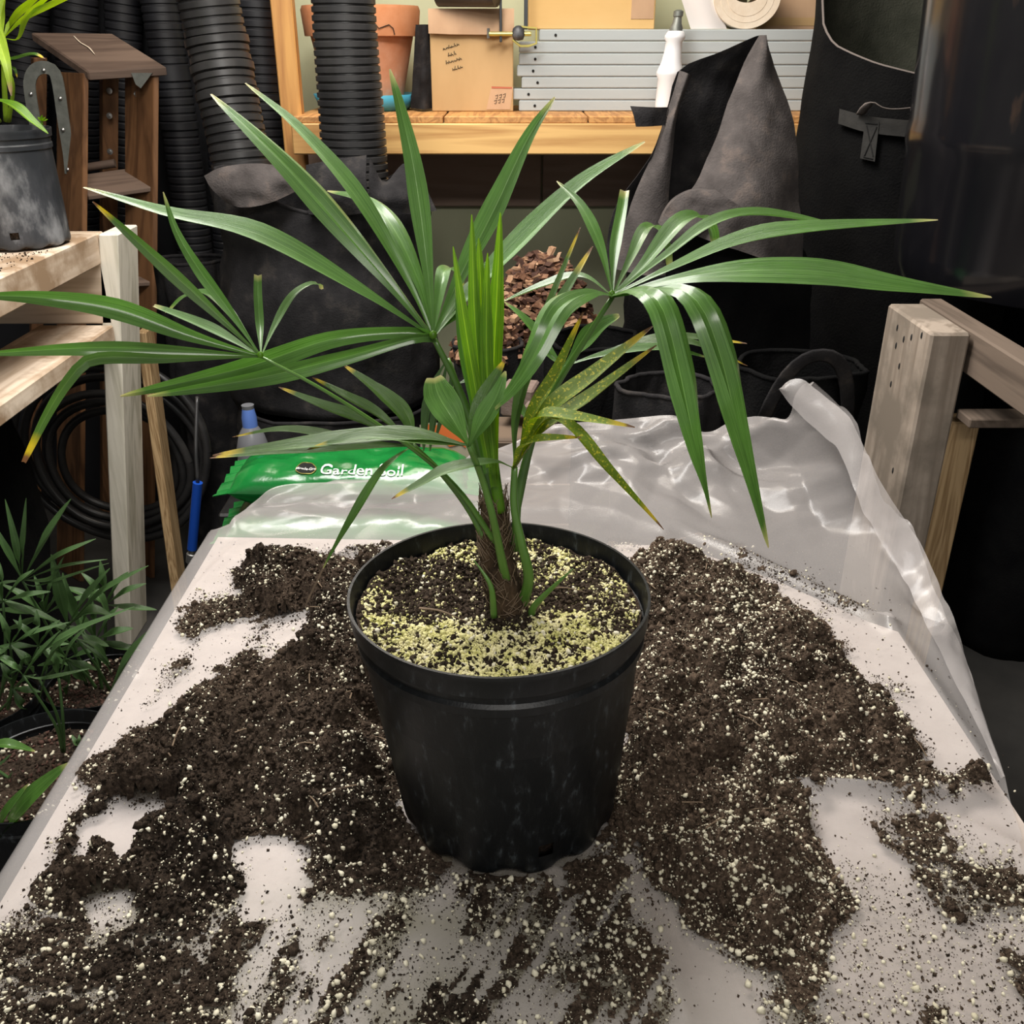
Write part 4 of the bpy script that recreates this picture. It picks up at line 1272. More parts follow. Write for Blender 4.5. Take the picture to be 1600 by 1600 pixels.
# spray bottle
bq = P(383, 700, 1.20)
sb = thing('spray_bottle', 'grey bottle with a blue cap behind the green soil bag', 'bottle', (bq[0], 1.24, FLOOR))
zb0 = P(383, 715, 1.2)[2] - .12
st_b = MB().box(bq[0] - .07, bq[0] + .07, 1.16, 1.28, FLOOR, zb0 - .001, 0, .005).build('dark_crate', M['pot_inner'], None)
tag(st_b, 'dark narrow crate under the blue-capped bottle', 'crate')
sb.location = (bq[0], 1.26, zb0); ORG[sb.name] = (bq[0], 1.26, zb0)
h1 = P(383, 665, 1.26)[2] - zb0; h2 = P(383, 634, 1.26)[2] - zb0
MB().lathe([(0, 0), (.033, 0), (.036, .01), (.036, h1 - .05), (.028, h1 - .02), (.016, h1)], (bq[0], 1.26, zb0), 28).build('body', M['bottle_grey'], sb, True)
MB().lathe([(.0168, h1 - .008), (.0168, h1 + .02), (.013, h2 - .006), (0, h2 - .006)], (bq[0], 1.26, zb0), 24).build('cap', M['blue_cap'], sb, 'auto')
MB().lathe([(.013, h2 - .008), (.014, h2 + .002), (0, h2 + .002)], (bq[0], 1.26, zb0), 20).build('nozzle', M['bottle_grey'], sb, 'auto')
MB().lathe([(.0366, h1 - .095), (.0366, h1 - .075)], (bq[0], 1.26, zb0), 28).build('label_band', M['white_plastic'], sb, True)

# hose coil
hc = P(175, 705, 1.66)
hk = thing('hose_coil', 'coil of thin black garden hose hanging behind the left post', 'hose', tuple(hc))
for k in range(6):
    R_ = (150 - k * 13) * mpp(hc)
    loop = [(hc[0] + R_ * cos(a__) * (1 + .02 * k) + .006 * sin(3 * a__ + k), 1.655 + .022 * (k % 3) + .01 * sin(a__ * 2 + k), hc[2] - .01 * k + R_ * 1.02 * sin(a__)) for a__ in np.linspace(0, 2 * pi, 49)]
    MB().tube(loop, 0.0115, 8, False).build('hose_loop', M['hose_black'], hk, True)
# blue hose handle hanging
a_, b__ = P(309, 754, 1.12), P(300, 858, 1.12)
hz = thing('hose_nozzle', 'bright blue hose tube with metal end hanging by the table', 'hose', tuple(b__))
MB().tube([a_, b__], 0.0105, 16).build('sleeve', M['blue_tube'], hz, 'auto')
d_ = b__ - a_
MB().tube([b__, b__ + d_ * .06, b__ + d_ * .07, b__ + d_ * .20], [.0075, .0075, .011, .011], 14).build('fitting', M['steel'], hz, 'auto')
MB().tube(crom([a_, P(306, 700, 1.14), P(308, 620, 1.2)], 14), 0.004, 8).build('hose', M['hose_black'], hz, True)

# ------------------------------------------------------------------ work table
TX0, TX1, TY0, TY1 = -0.458, 0.53, -0.62, 0.575
tb = thing('work_table', 'pale board work table under the plastic sheet', 'table', (0.02, 0.0, FLOOR))
pl = [(TX0, TY0), (TX1, TY0), (TX1, 0.32), (PZ(1385, 990, 0)[0] - .01, 0.345), (PZ(1210, 900, 0)[0], PZ(1210, 900, 0)[1]), (PZ(1065, 848, 0)[0], PZ(1065, 848, 0)[1]), (0.10, 0.575), (TX0, 0.595)]
npl = len(pl)
MB().add([(x, y, -0.028) for x, y in pl] + [(x, y, -0.006) for x, y in pl], [tuple(reversed(range(npl))), tuple(range(npl, 2 * npl))] + [(k, (k + 1) % npl, npl + (k + 1) % npl, npl + k) for k in range(npl)]).build('table_top', M['board'], tb)
for sx_ in (TX0 + .02, TX1 - .06):
    for sy_ in (TY0 + .03, 0.24):
        MB().box(sx_, sx_ + .04, sy_, sy_ + .05, FLOOR, -.029, 0, .003).build('leg', M['stand_z'], tb)
MB().box(TX0 + .02, TX1 - .02, 0.25, 0.28, -.11, -.029).build('apron', M['stand_y'], tb)

# ------------------------------------------------------------------ plastic sheet


def seg_dist(X, Y, a, b_):
    ax, ay = a; bx_, by_ = b_
    dx, dy = bx_ - ax, by_ - ay
    t = np.clip(((X - ax) * dx + (Y - ay) * dy) / (dx * dx + dy * dy), 0, 1)
    return np.hypot(X - ax - t * dx, Y - ay - t * dy), t


RIDGES = []
for line, amp, wd in (
        ([(1225, 1238), (1330, 1243), (1440, 1250), (1520, 1235)], 0.016, 0.016),
        ([(1260, 1275), (1400, 1285), (1500, 1300), (1600, 1345)], 0.012, 0.020),
        ([(930, 1320), (985, 1390), (1030, 1480), (1070, 1600)], 0.008, 0.012),
        ([(1060, 835), (1180, 880), (1300, 940), (1385, 985)], 0.012, 0.014),
        ([(1385, 985), (1440, 1060), (1500, 1150), (1540, 1215)], 0.014, 0.018),
        ([(395, 830), (290, 940), (200, 1060)], 0.006, 0.012),
        ([(470, 960), (380, 1040), (300, 1090)], 0.004, 0.016),
        ([(620, 1500), (700, 1430), (760, 1380)], 0.003, 0.010),
        ([(560, 1480), (640, 1440), (690, 1390)], 0.003, 0.008),
        ([(1290, 1560), (1400, 1500), (1600, 1480)], 0.004, 0.02)):
    RIDGES.append(([tuple(PZ(a, b_, 0.0)[:2]) for a, b_ in line], amp, wd))


def SZ(X, Y):
    z = 0.0015 * fbm(X * 9, Y * 9, 0, 77, 3)
    for pl, amp, wd in RIDGES:
        d = 9.0
        for a, b_ in zip(pl[:-1], pl[1:]):
            d = np.minimum(d, seg_dist(X, Y, a, b_)[0])
        z = z + amp * np.exp(-(d / wd) ** 1.5)
    return z + 0.0025


def table_of(pts):
    return np.array([P(*p) if len(p) == 3 else PZ(p[0], p[1], 0.0) for p in pts])


NU, NV = 250, 270
backp = [(362, 822, .60), (395, 785, .66), (440, 758, .72), (560, 752, .745), (640, 742, .765), (720, 722, .79), (800, 692, .82), (850, 667, .83), (950, 657, .83), (1050, 650, .83), (1085, 672, .82), (1112, 674, .82), (1140, 660, .81), (1180, 650, .79), (1228, 655, .76), (1240, 632, .74), (1262, 600, .71)]
rightp = [np.array((0.575, -0.62, 0.0))] + list(table_of([(1640, 1420), (1592, 1300), (1545, 1150), (1484, 965)])) + list(table_of([(1430, 845, .49), (1372, 755, .56), (1322, 655, .64), (1262, 600, .71)]))
Bc = crom(table_of(backp), NU)
Rc = crom(np.array(rightp), NV)
tl = np.array((TX0 - .004, TY0, 0.0))
Lc = crom(np.array([tl, (TX0 - .004, 0.0, 0.0), Bc[0]]), NV)
Fc = crom(np.array([tl, Rc[0]]), NU)
uu = np.linspace(0, 1, NU)[None, :, None]; vv = np.linspace(0, 1, NV)[:, None, None]
C = (1 - vv) * Fc[None] + vv * Bc[None] + (1 - uu) * Lc[:, None] + uu * Rc[:, None] - ((1 - uu) * (1 - vv) * Fc[0] + uu * (1 - vv) * Fc[-1] + (1 - uu) * vv * Bc[0] + uu * vv * Bc[-1])
X, Y = C[:, :, 0], C[:, :, 1]
zb_ = np.broadcast_to(Bc[None, :, 2], X.shape); yb_ = np.broadcast_to(Bc[None, :, 1], X.shape)
y0_ = 0.50
rb = np.clip((Y - y0_) / (yb_ - y0_), 0, 1)
zback = np.maximum(zb_, 0.0) * (0.25 * rb + 0.75 * rb ** 2.0) + np.minimum(zb_, 0) * rb
U2 = np.broadcast_to(uu[:, :, 0], X.shape)
zr_ = np.broadcast_to(Rc[:, None, 2], X.shape)
zright = zr_ * smooth(0.80, 1.0, U2)
Z = np.maximum(zback, zright)
mask = np.maximum(rb, smooth(0.86, 1.0, U2) * smooth(0.15, 0.4, Y))


def ridged(x, y, seed, p=1.0):
    return (1 - np.abs(vnoise(x, y, 0, seed))) ** 3


W = Y + Z
wx = 0.05 * vnoise(X * 5, W * 5, 0, 61); wy = 0.05 * vnoise(X * 5, W * 5, 0, 62)
cr1 = 0
for k_, (an, fq, am) in enumerate(((20, 5, .030), (75, 7, .018), (130, 6, .022), (160, 11, .010), (50, 13, .008), (100, 17, .006))):
    ph = ((X + wx) * cos(radians(an)) + (W + wy) * sin(radians(an))) * fq + 0.37 * k_
    tri = np.abs((ph % 1.0) - 0.5) * 2
    gate = smooth(-0.5, 0.5, vnoise(X * 6 + k_, W * 6, 0, 70 + k_))
    cr1 = cr1 + am * (tri - 0.5) * gate
Zt = SZ(X, Y) * (1 - smooth(0.0, 0.5, mask))
Z = Z + Zt + cr1 * np.clip(mask * 1.3, 0, 1) * (1 - 0.75 * (rb > 0.97))
Yd = Y - 0.5 * cr1 * smooth(0.3, 1.0, rb)
G = np.stack([X, Yd, Z], -1)
# strip hanging over the left table edge
OV = 12
ov = np.zeros((NV, OV, 3))
yy = Lc[:, 1]
for k in range(OV):
    s = (OV - k) / OV
    wob = 0.010 * vnoise(yy * 7, np.full_like(yy, s * 2.0), 0, 55)
    ov[:, k, 0] = TX0 - .006 - 0.022 * sin(min(s * 2, 1) * pi / 2) + wob * s
    ov[:, k, 1] = yy
    ov[:, k, 2] = np.minimum(Lc[:, 2], 0.004) - 0.11 * max(s - 0.12, 0) + wob * s * .6
G = np.concatenate([ov, G], 1)

# ------------------------------------------------------------------ soil cover field


def poly_sd(px, py, poly):
    """signed distance in pixels of the table layout, positive inside"""
    d = np.full(px.shape, 1e9); ins = np.zeros(px.shape, bool)
    n = len(poly)
    for i in range(n):
        ax, ay = poly[i]; bx_, by_ = poly[(i + 1) % n]
        dd, _ = seg_dist(px, py, (ax, ay), (bx_, by_))
        d = np.minimum(d, dd)
        c_ = ((ay > py) != (by_ > py)) & (px < (bx_ - ax) * (py - ay) / ((by_ - ay) + 1e-12) + ax)
        ins ^= c_
    return np.where(ins, d, -d)


SOIL = [  # polygon, cover, heap height, ramp px
    ([(405, 872), (480, 858), (520, 885), (590, 870), (620, 900), (640, 1250), (700, 1340), (620, 1370), (520, 1400), (480, 1340), (390, 1300), (375, 1390), (300, 1440), (200, 1430), (110, 1440), (60, 1400), (78, 1330), (112, 1265), (170, 1190), (240, 1140), (300, 1100), (345, 1062), (430, 1030), (500, 1000), (470, 968), (420, 965), (300, 990), (285, 968), (372, 930), (378, 890)], 1.0, 0.030, 90),
    ([(225, 1110), (262, 1050), (300, 1010), (330, 985), (300, 1040), (262, 1080)], 0.72, 0.004, 12),
    ([(960, 870), (1060, 852), (1150, 882), (1220, 935), (1262, 968), (1330, 1048), (1385, 1095), (1402, 1145), (1470, 1200), (1482, 1236), (1380, 1250), (1230, 1240), (1275, 1300), (1300, 1360), (1310, 1430), (1280, 1500), (1180, 1510), (1090, 1460), (1010, 1385), (955, 1300), (960, 1000)], 1.0, 0.034, 80),
    ([(1350, 1290), (1440, 1302), (1595, 1342), (1640, 1440), (1560, 1425), (1500, 1462), (1440, 1400), (1385, 1335)], 0.66, 0.004, 30),
    ([(1540, 1450), (1640, 1530), (1640, 1590), (1530, 1492)], 0.62, 0.004, 20),
    ([(1180, 1490), (1295, 1470), (1275, 1640), (1190, 1570)], 0.66, 0.006, 30),
    ([(1430, 1560), (1500, 1555), (1500, 1640), (1420, 1640)], 0.62, 0.004, 20),
    ([(40, 1440), (300, 1430), (520, 1390), (700, 1340), (960, 1290), (1040, 1440), (1065, 1640), (560, 1640), (-40, 1640), (-40, 1540)], 0.68, 0.003, 40),
    ([(140, 1480), (250, 1440), (290, 1470), (270, 1560), (150, 1545)], 0.66, 0.006, 20),
    ([(1300, 1330), (1640, 1450), (1640, 1640), (1260, 1640)], 0.20, 0.0, 10),
    ([(950, 1380), (1010, 1400), (1040, 1520), (1050, 1640), (900, 1640), (940, 1500)], 0.64, 0.003, 20),
    ([(1495, 1212), (1540, 1218), (1545, 1240), (1500, 1242)], 1.0, 0.006, 10),
    ([(1060, 838), (1110, 840), (1230, 905), (1360, 962), (1350, 972), (1200, 905), (1090, 856)], 0.62, 0.003, 8),
    ([(905, 828), (960, 838), (1030, 858), (960, 862)], 0.66, 0.004, 12),
]
HOLES = [([(120, 1295), (190, 1255), (285, 1262), (262, 1325), (205, 1368), (125, 1350)], 1.0),
         ([(362, 1320), (468, 1302), (460, 1425), (372, 1455), (395, 1385)], 0.95),
         ([(140, 1420), (190, 1400), (205, 1430), (160, 1460)], 0.8),
         ([(440, 1540), (520, 1470), (560, 1430), (548, 1480), (470, 1560)], 0.75),
         ([(1040, 1470), (1080, 1460), (1180, 1540), (1180, 1640), (1060, 1640)], 0.8),
         ([(858, 1370), (884, 1365), (900, 1480), (870, 1500)], 0.8),
         ([(660, 1420), (700, 1390), (690, 1470), (640, 1480)], 0.7),
         ([(680, 1520), (780, 1455), (770, 1490), (690, 1545)], 0.7),
         ([(960, 1330), (985, 1340), (1060, 1450), (1090, 1520), (1060, 1530), (1000, 1420)], 0.85)]
LUMPS = [(440, 925, 66, .018), (430, 885, 34, .010), (545, 985, 60, .030), (555, 905, 45, .014), (520, 1100, 100, .010), (400, 1130, 70, .008), (560, 1190, 60, .012), (1100, 990, 62, .024), (1045, 910, 60, .016), (1180, 1110, 90, .012), (1060, 1260, 70, .016), (1185, 1380, 48, .018), (1215, 1460, 40, .012), (1320, 1150, 70, .008), (1010, 1120, 60, .020), (1300, 1050, 50, .010), (1520, 1230, 16, .008),
         (1000, 960, 40, .020), (1150, 940, 40, .018), (1230, 1010, 45, .018), (1120, 1060, 40, .022), (1210, 1200, 55, .018), (1100, 1180, 45, .022), (1300, 1130, 40, .015), (1020, 1200, 40, .022), (1130, 1300, 45, .020), (1240, 1290, 35, .015), (1080, 1360, 40, .018), (1390, 1190, 40, .012),
         (480, 1040, 50, .020), (600, 1080, 40, .020), (330, 1125, 45, .014), (430, 1200, 50, .014), (300, 1190, 45, .012), (560, 1280, 45, .014), (220, 1235, 35, .012), (620, 1010, 35, .020)]


def cover(X, Y):
    px, py = proj(X, Y, np.zeros_like(X))
    e = fbm(X * 22, Y * 22, 0, 101, 4) * 26
    cov = np.zeros_like(X); hgt = np.zeros_like(X)
    for poly, c_, hh_, rp in SOIL:
        sd = poly_sd(px, py, poly)
        ee = e * (1.0 if rp > 15 else 0.3)
        k = smooth(-26, 14, sd + ee) if rp > 15 else smooth(-10, 12, sd + ee)
        cov = np.maximum(cov, c_ * k)
        if hh_ > 0: hgt = np.maximum(hgt, hh_ * smooth(-4, rp, sd + ee * 0.5) ** 0.8)
    for poly, c_ in HOLES:
        sd = poly_sd(px, py, poly)
        k = smooth(-12, 16, sd + e * 0.9) * c_
        cov = cov * (1 - k); hgt = hgt * (1 - k)
    # wiped streaks in the front
    a_ = radians(-58)
    sx_ = (px * cos(a_) + py * sin(a_)); sy_ = (-px * sin(a_) + py * cos(a_))
    strk = fbm(sx_ / 150, sy_ / 26, 0, 201, 3)
    fr = smooth(1340, 1460, py) * (1 - smooth(1080, 1150, px)) * smooth(250, 420, px)
    cov = cov * (1 - fr * 0.75 * smooth(0.08, 0.5, strk))
    for lx, ly, lr, lh in LUMPS:
        d = np.hypot(px - lx, (py - ly) * 1.25) / lr
        d = d + 0.18 * fbm(X * 30, Y * 30, 0, int(lx), 2)
        hgt = hgt + lh * np.sqrt(np.clip(1 - d ** 2, 0, 1)) * smooth(0.35, 0.95, cov)
    hgt = hgt * smooth(0.40, 1.0, cov) if True else hgt
    return cov, hgt, px, py


XX, YY = G[:, OV:, 0], G[:, OV:, 1]
cv, hv, spx, spy = cover(XX, YY)
dirt = np.clip(cv, 0, 1) * (0.40 + 0.08 * smooth(1330, 1420, spy)) * (1 - smooth(0.55, 0.62, YY)) + 0.11 * smooth(850, 1250, spy)
dirt = np.concatenate([np.zeros((NV, OV)), dirt], 1)
film_shade = smooth(1300, 1420, spy) * (0.30 + 0.68 * np.exp(-((spx - 700) / 320) ** 2)) * (0.75 + 0.35 * fbm(XX * 12, YY * 12, 0, 640, 3)) + 0.12 * cv  # smeared soil film plus front-centre shade, both put into the sheet colour
film_shade = np.clip(np.concatenate([np.zeros((NV, OV)), film_shade * (YY < 0.5)], 1), 0, 0.88)
n_, m_ = G.shape[:2]
idx = np.arange(n_ * m_).reshape(n_, m_)
faces = np.stack([idx[:-1, :-1], idx[:-1, 1:], idx[1:, 1:], idx[1:, :-1]], -1).reshape(-1, 4)
sheet = np_mesh('plastic_sheet', G.reshape(-1, 3), faces, M['sheet'], None, (0, 0, 0), True, None, {'dirt': dirt.ravel(), 'film_shade': film_shade.ravel()})
tag(sheet, 'crumpled translucent plastic sheet spread over the work table', 'plastic sheet')
# folded-over edge strip of the sheet on the right
outer = crom(table_of([(1214, 606, .705), (1245, 590, .70), (1322, 648, .632), (1374, 752, .552), (1432, 842, .482), (1487, 962, .352)]), 60)
oz = crom(np.array([PZ(1487, 962, .004), PZ(1546, 1148, .006), PZ(1566, 1210, .006)]), 24)
outer = np.vstack([outer, oz[1:]])
inner = crom(table_of([(1216, 608, .700), (1240, 640, .68), (1306, 700, .605), (1345, 792, .525), (1405, 892, .445), (1450, 985, .34)]), 60)
iz = crom(np.array([PZ(1450, 985, .03), PZ(1515, 1110, .02), PZ(1560, 1208, .008)]), 24)
inner = np.vstack([inner, iz[1:]])
g = []
for k in range(9):
    s = k / 8
    row = inner * (1 - s) + outer * s
    row[:, 1] -= 0.004 * sin(pi * s) + 0.006
    row[:, 2] += 0.003 * sin(pi * s) + 0.003 * vnoise(np.arange(len(row)) * .35, np.full(len(row), s * 3), 0, 8)
    g.append(row)
g = np.array(g).transpose(1, 0, 2)
MB().grid(g).build('folded_edge', M['sheet'], sheet, True)

# ------------------------------------------------------------------ spilled soil
step = 0.0036
gx = np.arange(TX0 + .004, 0.565, step); gy = np.arange(-0.50, 0.57, step)
SX, SY = np.meshgrid(gx, gy)
sc_, shh, px_, py_ = cover(SX, SY)
rel = fbm(SX * 34, SY * 34, 0, 300, 4) * 0.0050 + (0.55 - np.abs(fbm(SX * 15, SY * 19, 0, 305, 2))) * 0.020 * smooth(.008, .022, shh) + fbm(SX * 120, SY * 120, 0, 310, 2) * 0.0022
crk = -0.014 * smooth(0.72, 0.95, 1 - np.abs(fbm(SX * 11 + 3, SY * 11, 0, 320, 3))) * smooth(.012, .025, shh)
SH_ = SZ(SX, SY) + shh + rel * np.clip(shh / 0.008, 0.2, 1.6) + crk + 0.0004
vis = sc_ + 0.30 * np.clip(fbm(SX * 60, SY * 60, 0, 330, 3), -1, 1) > 0.62
SH_ = np.maximum(SH_, SZ(SX, SY) + 0.0004)
# keep clear of the pot base
rp_ = np.hypot(SX - 0.008, SY + 0.005)
SH_ = np.where(rp_ < 0.104, 0.001, SH_)
idx = np.arange(SX.size).reshape(SX.shape)
fm = (vis[:-1, :-1].astype(int) + vis[1:, :-1] + vis[:-1, 1:] + vis[1:, 1:]) >= 2
q = np.stack([idx[:-1, :-1], idx[:-1, 1:], idx[1:, 1:], idx[1:, :-1]], -1)[fm]
used, inv = np.unique(q.ravel(), return_inverse=True)
vs = np.stack([SX, SY, SH_], -1).reshape(-1, 3)[used]
vs[:, :2] += np.random.default_rng(9).uniform(-0.0015, 0.0015, (len(vs), 2))


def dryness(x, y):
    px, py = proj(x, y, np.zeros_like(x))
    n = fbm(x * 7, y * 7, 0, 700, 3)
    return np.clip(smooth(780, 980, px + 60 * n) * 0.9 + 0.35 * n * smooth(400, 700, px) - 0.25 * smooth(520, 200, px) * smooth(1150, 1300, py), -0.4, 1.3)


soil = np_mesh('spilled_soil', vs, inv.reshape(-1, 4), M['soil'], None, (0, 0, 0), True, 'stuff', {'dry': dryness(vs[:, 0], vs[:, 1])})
tag(soil, 'dark potting soil spilled in heaps over the plastic sheet', 'soil', None, 'stuff')


def bil(A, x, y):
    fx = np.clip((x - gx[0]) / step, 0, len(gx) - 1.001); fy = np.clip((y - gy[0]) / step, 0, len(gy) - 1.001)
    ix, iy = fx.astype(int), fy.astype(int); fx -= ix; fy -= iy
    return A[iy, ix] * (1 - fx) * (1 - fy) + A[iy, ix + 1] * fx * (1 - fy) + A[iy + 1, ix] * (1 - fx) * fy + A[iy + 1, ix + 1] * fx * fy


rg = np.random.default_rng(5)
SURF = np.where(vis, SH_, SZ(SX, SY))


def grains(n, dens, smin, smax, power, base, seed, sink=0.3, stretch=0.4):
    x = rg.uniform(gx[0] + .004, gx[-1] - .01, n); y = rg.uniform(gy[0], gy[-1] - .01, n)
    c_ = bil(sc_, x, y)
    keep = (rg.random(n) < dens(c_, x, y)) & (np.hypot(x - .008, y + .005) > 0.110)
    x, y = x[keep], y[keep]
    s = smin + (smax - smin) * rg.random(len(x)) ** power * (0.55 + 0.45 * smooth(0.5, 0.9, bil(sc_, x, y)) if base == 'oct' else 1.0)
    z = bil(SURF, x, y) + s * (1 - sink) * 0.7
    return scatter(np.stack([x, y, z], 1), s, base, seed, 0.35, stretch)


v1, f1 = grains(440000, lambda c, x, y: np.clip(c * 0.74, 0, .5) + 0.010, 0.0005, 0.0024, 3.4, 'oct', 1, 0.15, 0.75)
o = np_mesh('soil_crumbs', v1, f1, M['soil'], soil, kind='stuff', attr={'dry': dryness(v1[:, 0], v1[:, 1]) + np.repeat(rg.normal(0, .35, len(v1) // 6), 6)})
v1, f1 = grains(12000, lambda c, x, y: np.clip(c * 0.7 - .25, 0, .5), 0.0025, 0.0055, 2.5, 'ico', 4, 0.5)
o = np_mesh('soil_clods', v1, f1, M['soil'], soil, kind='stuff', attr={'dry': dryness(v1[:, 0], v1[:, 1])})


def pden(c, x, y):
    n = vnoise(x * 11, y * 11, 0, 400) * 0.5 + vnoise(x * 34, y * 34, 0, 401) * 0.5
    px, py = proj(x, y, np.zeros_like(x))
    front = smooth(1250, 1450, py)
    right = smooth(900, 1000, px)
    return np.clip(c, 0, 1) * np.clip(0.30 + 0.7 * n + 0.30 * front + 0.18 * right, 0.05, 1) + 0.004 + 0.012 * (px > 1200) * (py > 1300)


v1, f1 = grains(120000, lambda c, x, y: pden(c, x, y) * 1.1, 0.0004, 0.0011, 1.6, 'oct', 6, 0.1)
np_mesh('perlite_dust', v1, f1, M['perlite'], soil, kind='stuff')
v1, f1 = grains(40000, pden, 0.0011, 0.0029, 3.0, 'ico', 2, 0.35)
o = np_mesh('perlite_grains', v1, f1, M['perlite'], soil, kind='stuff')
# twigs and bark slivers
tw = MB()
for k in range(60):
    while True:
        x, y = rg.uniform(-.4, .5), rg.uniform(-.42, .45)
        if bil(sc_, np.array([x]), np.array([y]))[0] > .7 and math.hypot(x, y) > .14: break
    z = float(bil(SURF, np.array([x]), np.array([y]))[0]) + .003
    a_ = rg.uniform(0, pi); l = rg.uniform(.006, .018)
    tw.tube([(x - l * cos(a_), y - l * sin(a_), z), (x, y, z + .002), (x + l * cos(a_), y + l * sin(a_), z)], 0.0008, 5)
tw.build('twigs', M['root_fibre'], soil, kind='stuff')

# ------------------------------------------------------------------ palms


def leaflet(parent, pts, wpx, mat='leaf', fold=0.30, base=0.16, wpos=0.52, blunt=0.08, tip=0.46, lift=1.3, n=26, pleats=1, twist=0.0, name='leaflet'):
    """pts: (px, py, Y); a pleated blade through these points of the place"""
    wpx = wpx * 0.80
    p3 = crom([P(*p) for p in pts], n)
    T = np.gradient(p3, axis=0); T /= np.linalg.norm(T, axis=1)[:, None]
    s = np.linspace(0, 1, n)
    prof = (base + (1 - base) * smooth(0, wpos, s)) * (blunt + (1 - blunt) * np.clip((1 - s) / tip, 0, 1) ** 0.72)
    if pleats == 1:
        us = np.array((-1, -.5, -0.02, 0.02, .5, 1)); hs = np.array((.92, .52, 0, 0, .52, .92)); cut = (2,)
    else:
        us = np.array((-1, -.75, -.5, -.5, -.25, -0.0, 0.0, .25, .5, .5, .75, 1)); hs = np.array((.05, .3, .55, .55, .3, 0, 0, .3, .55, .55, .3, .05)); cut = (2, 5, 8)
    K = len(us)
    vs = []; uvs = []
    prevS = None
    ctr = p3.mean(0)
    for i in range(n):
        V = CAM - p3[i]; V /= np.linalg.norm(V)
        N0 = np.array((0, 0, lift)) + V * (1.0 - lift * 0.5)
        S = np.cross(T[i], N0); S /= (np.linalg.norm(S) + 1e-9)
        if prevS is not None and np.dot(S, prevS) < 0: S = -S
        prevS = S
        Nn = np.cross(S, T[i]); Nn /= np.linalg.norm(Nn)
        if np.dot(Nn, N0) < 0: Nn = -Nn
        if twist:
            a_ = twist * s[i]
            S, Nn = S * cos(a_) + Nn * sin(a_), Nn * cos(a_) - S * sin(a_)
        # foreshortening of the width
        vis = sqrt(max(1 - np.dot(S, V) ** 2, 0.16))
        w_ = 0.5 * wpx * prof[i] * mpp(p3[i]) / vis
        for k in range(K):
            vs.append(p3[i] + S * us[k] * w_ + Nn * (hs[k] * fold * 1.9 * w_ - fold * w_ * 0.5))
            uvs.append(((us[k] + 1) / 2, s[i]))
    fs = [(i * K + k, i * K + k + 1, (i + 1) * K + k + 1, (i + 1) * K + k) for i in range(n - 1) for k in range(K - 1) if k not in cut or (pleats == 1)]
    mb = MB().add(vs, fs, uvs)
    o_ = mb.build(name, M[mat], parent, True)
    return o_


def petiole(parent, pts, w0, w1, mat='petiole', n=24, name='frond'):
    p3 = crom([P(*p) for p in pts], n)
    rads = [0.5 * (w0 + (w1 - w0) * i / (n - 1)) * mpp(p3[i]) for i in range(n)]
    return MB().tube(p3, rads, 10, True, 0, 0.7).build(name, M[mat], parent, True)


def nursery_pot(root, c, R, r, h, mat, seg=96, scallop=0.004, holes=True, rim_drop=0.036, name='pot', shear=(0, 0)):
    """tapering nursery pot with rolled lip, step and scalloped foot"""
    zl = h - rim_drop
    nR = [(r * 0.90, 0.0), (r * 0.985, 0.004)]
    rings = 26
    for i in range(rings + 1):
        t = i / rings
        nR.append((r + (R * 0.935 - r) * t, 0.010 + (zl - 0.018) * t))
    k0 = len(nR)
    nR += [(R * 0.962, zl - 0.006), (R * 0.966, zl + 0.002), (R * 0.944, zl + 0.005), (R * 0.942, zl + 0.012), (R * 0.984, zl + 0.015), (R * 0.992, h - 0.006), (R, h - 0.003), (R * 0.998, h), (R * 0.980, h), (R * 0.968, h - 0.006), (R * 0.955, zl + 0.010), (R * 0.925, zl - 0.004), (R * 0.90, h * 0.62)]

    def fn(p, a_, j):
        if j < k0:
            t = max(0.0, 1 - p.z_rel / (h * 0.30)) if False else max(0.0, 1 - (p.z - c[2]) / (h * 0.32))
            dr = -scallop * t * (0.5 + 0.5 * cos(a_ * 12)) ** 2 * 1.0
            d = math.hypot(p.x - c[0], p.y - c[1]); q_ = (d + dr) / d
            dz = 0.005 * (0.5 + 0.5 * cos(a_ * 12)) ** 2 if j < 2 else 0
            return (c[0] + (p.x - c[0]) * q_, c[1] + (p.y - c[1]) * q_, p.z + dz * (scallop > .001))
        return p

    def fn2(p, a_, j):
        q_ = fn(p, a_, j)
        k_ = 1 - (q_[2] - c[2]) / h
        return (q_[0] + shear[0] * k_, q_[1] + shear[1] * k_, q_[2])

    mb = MB().lathe(nR, c, seg, fn=fn2)
    if holes:
        keep = []
        ks = [int(seg * (270 + 17 + 90 * q_) / 360) % seg for q_ in range(4)]
        for i, f_ in enumerate(mb.f):
            j = i // seg; k = i % seg
            if j in (4, 5) and any((k - kk) % seg in (0, 1) for kk in ks): continue
            keep.append(f_)
        mb.f = keep; mb.mi = [0] * len(keep)
    return mb.build(name, mat, root, 'auto')


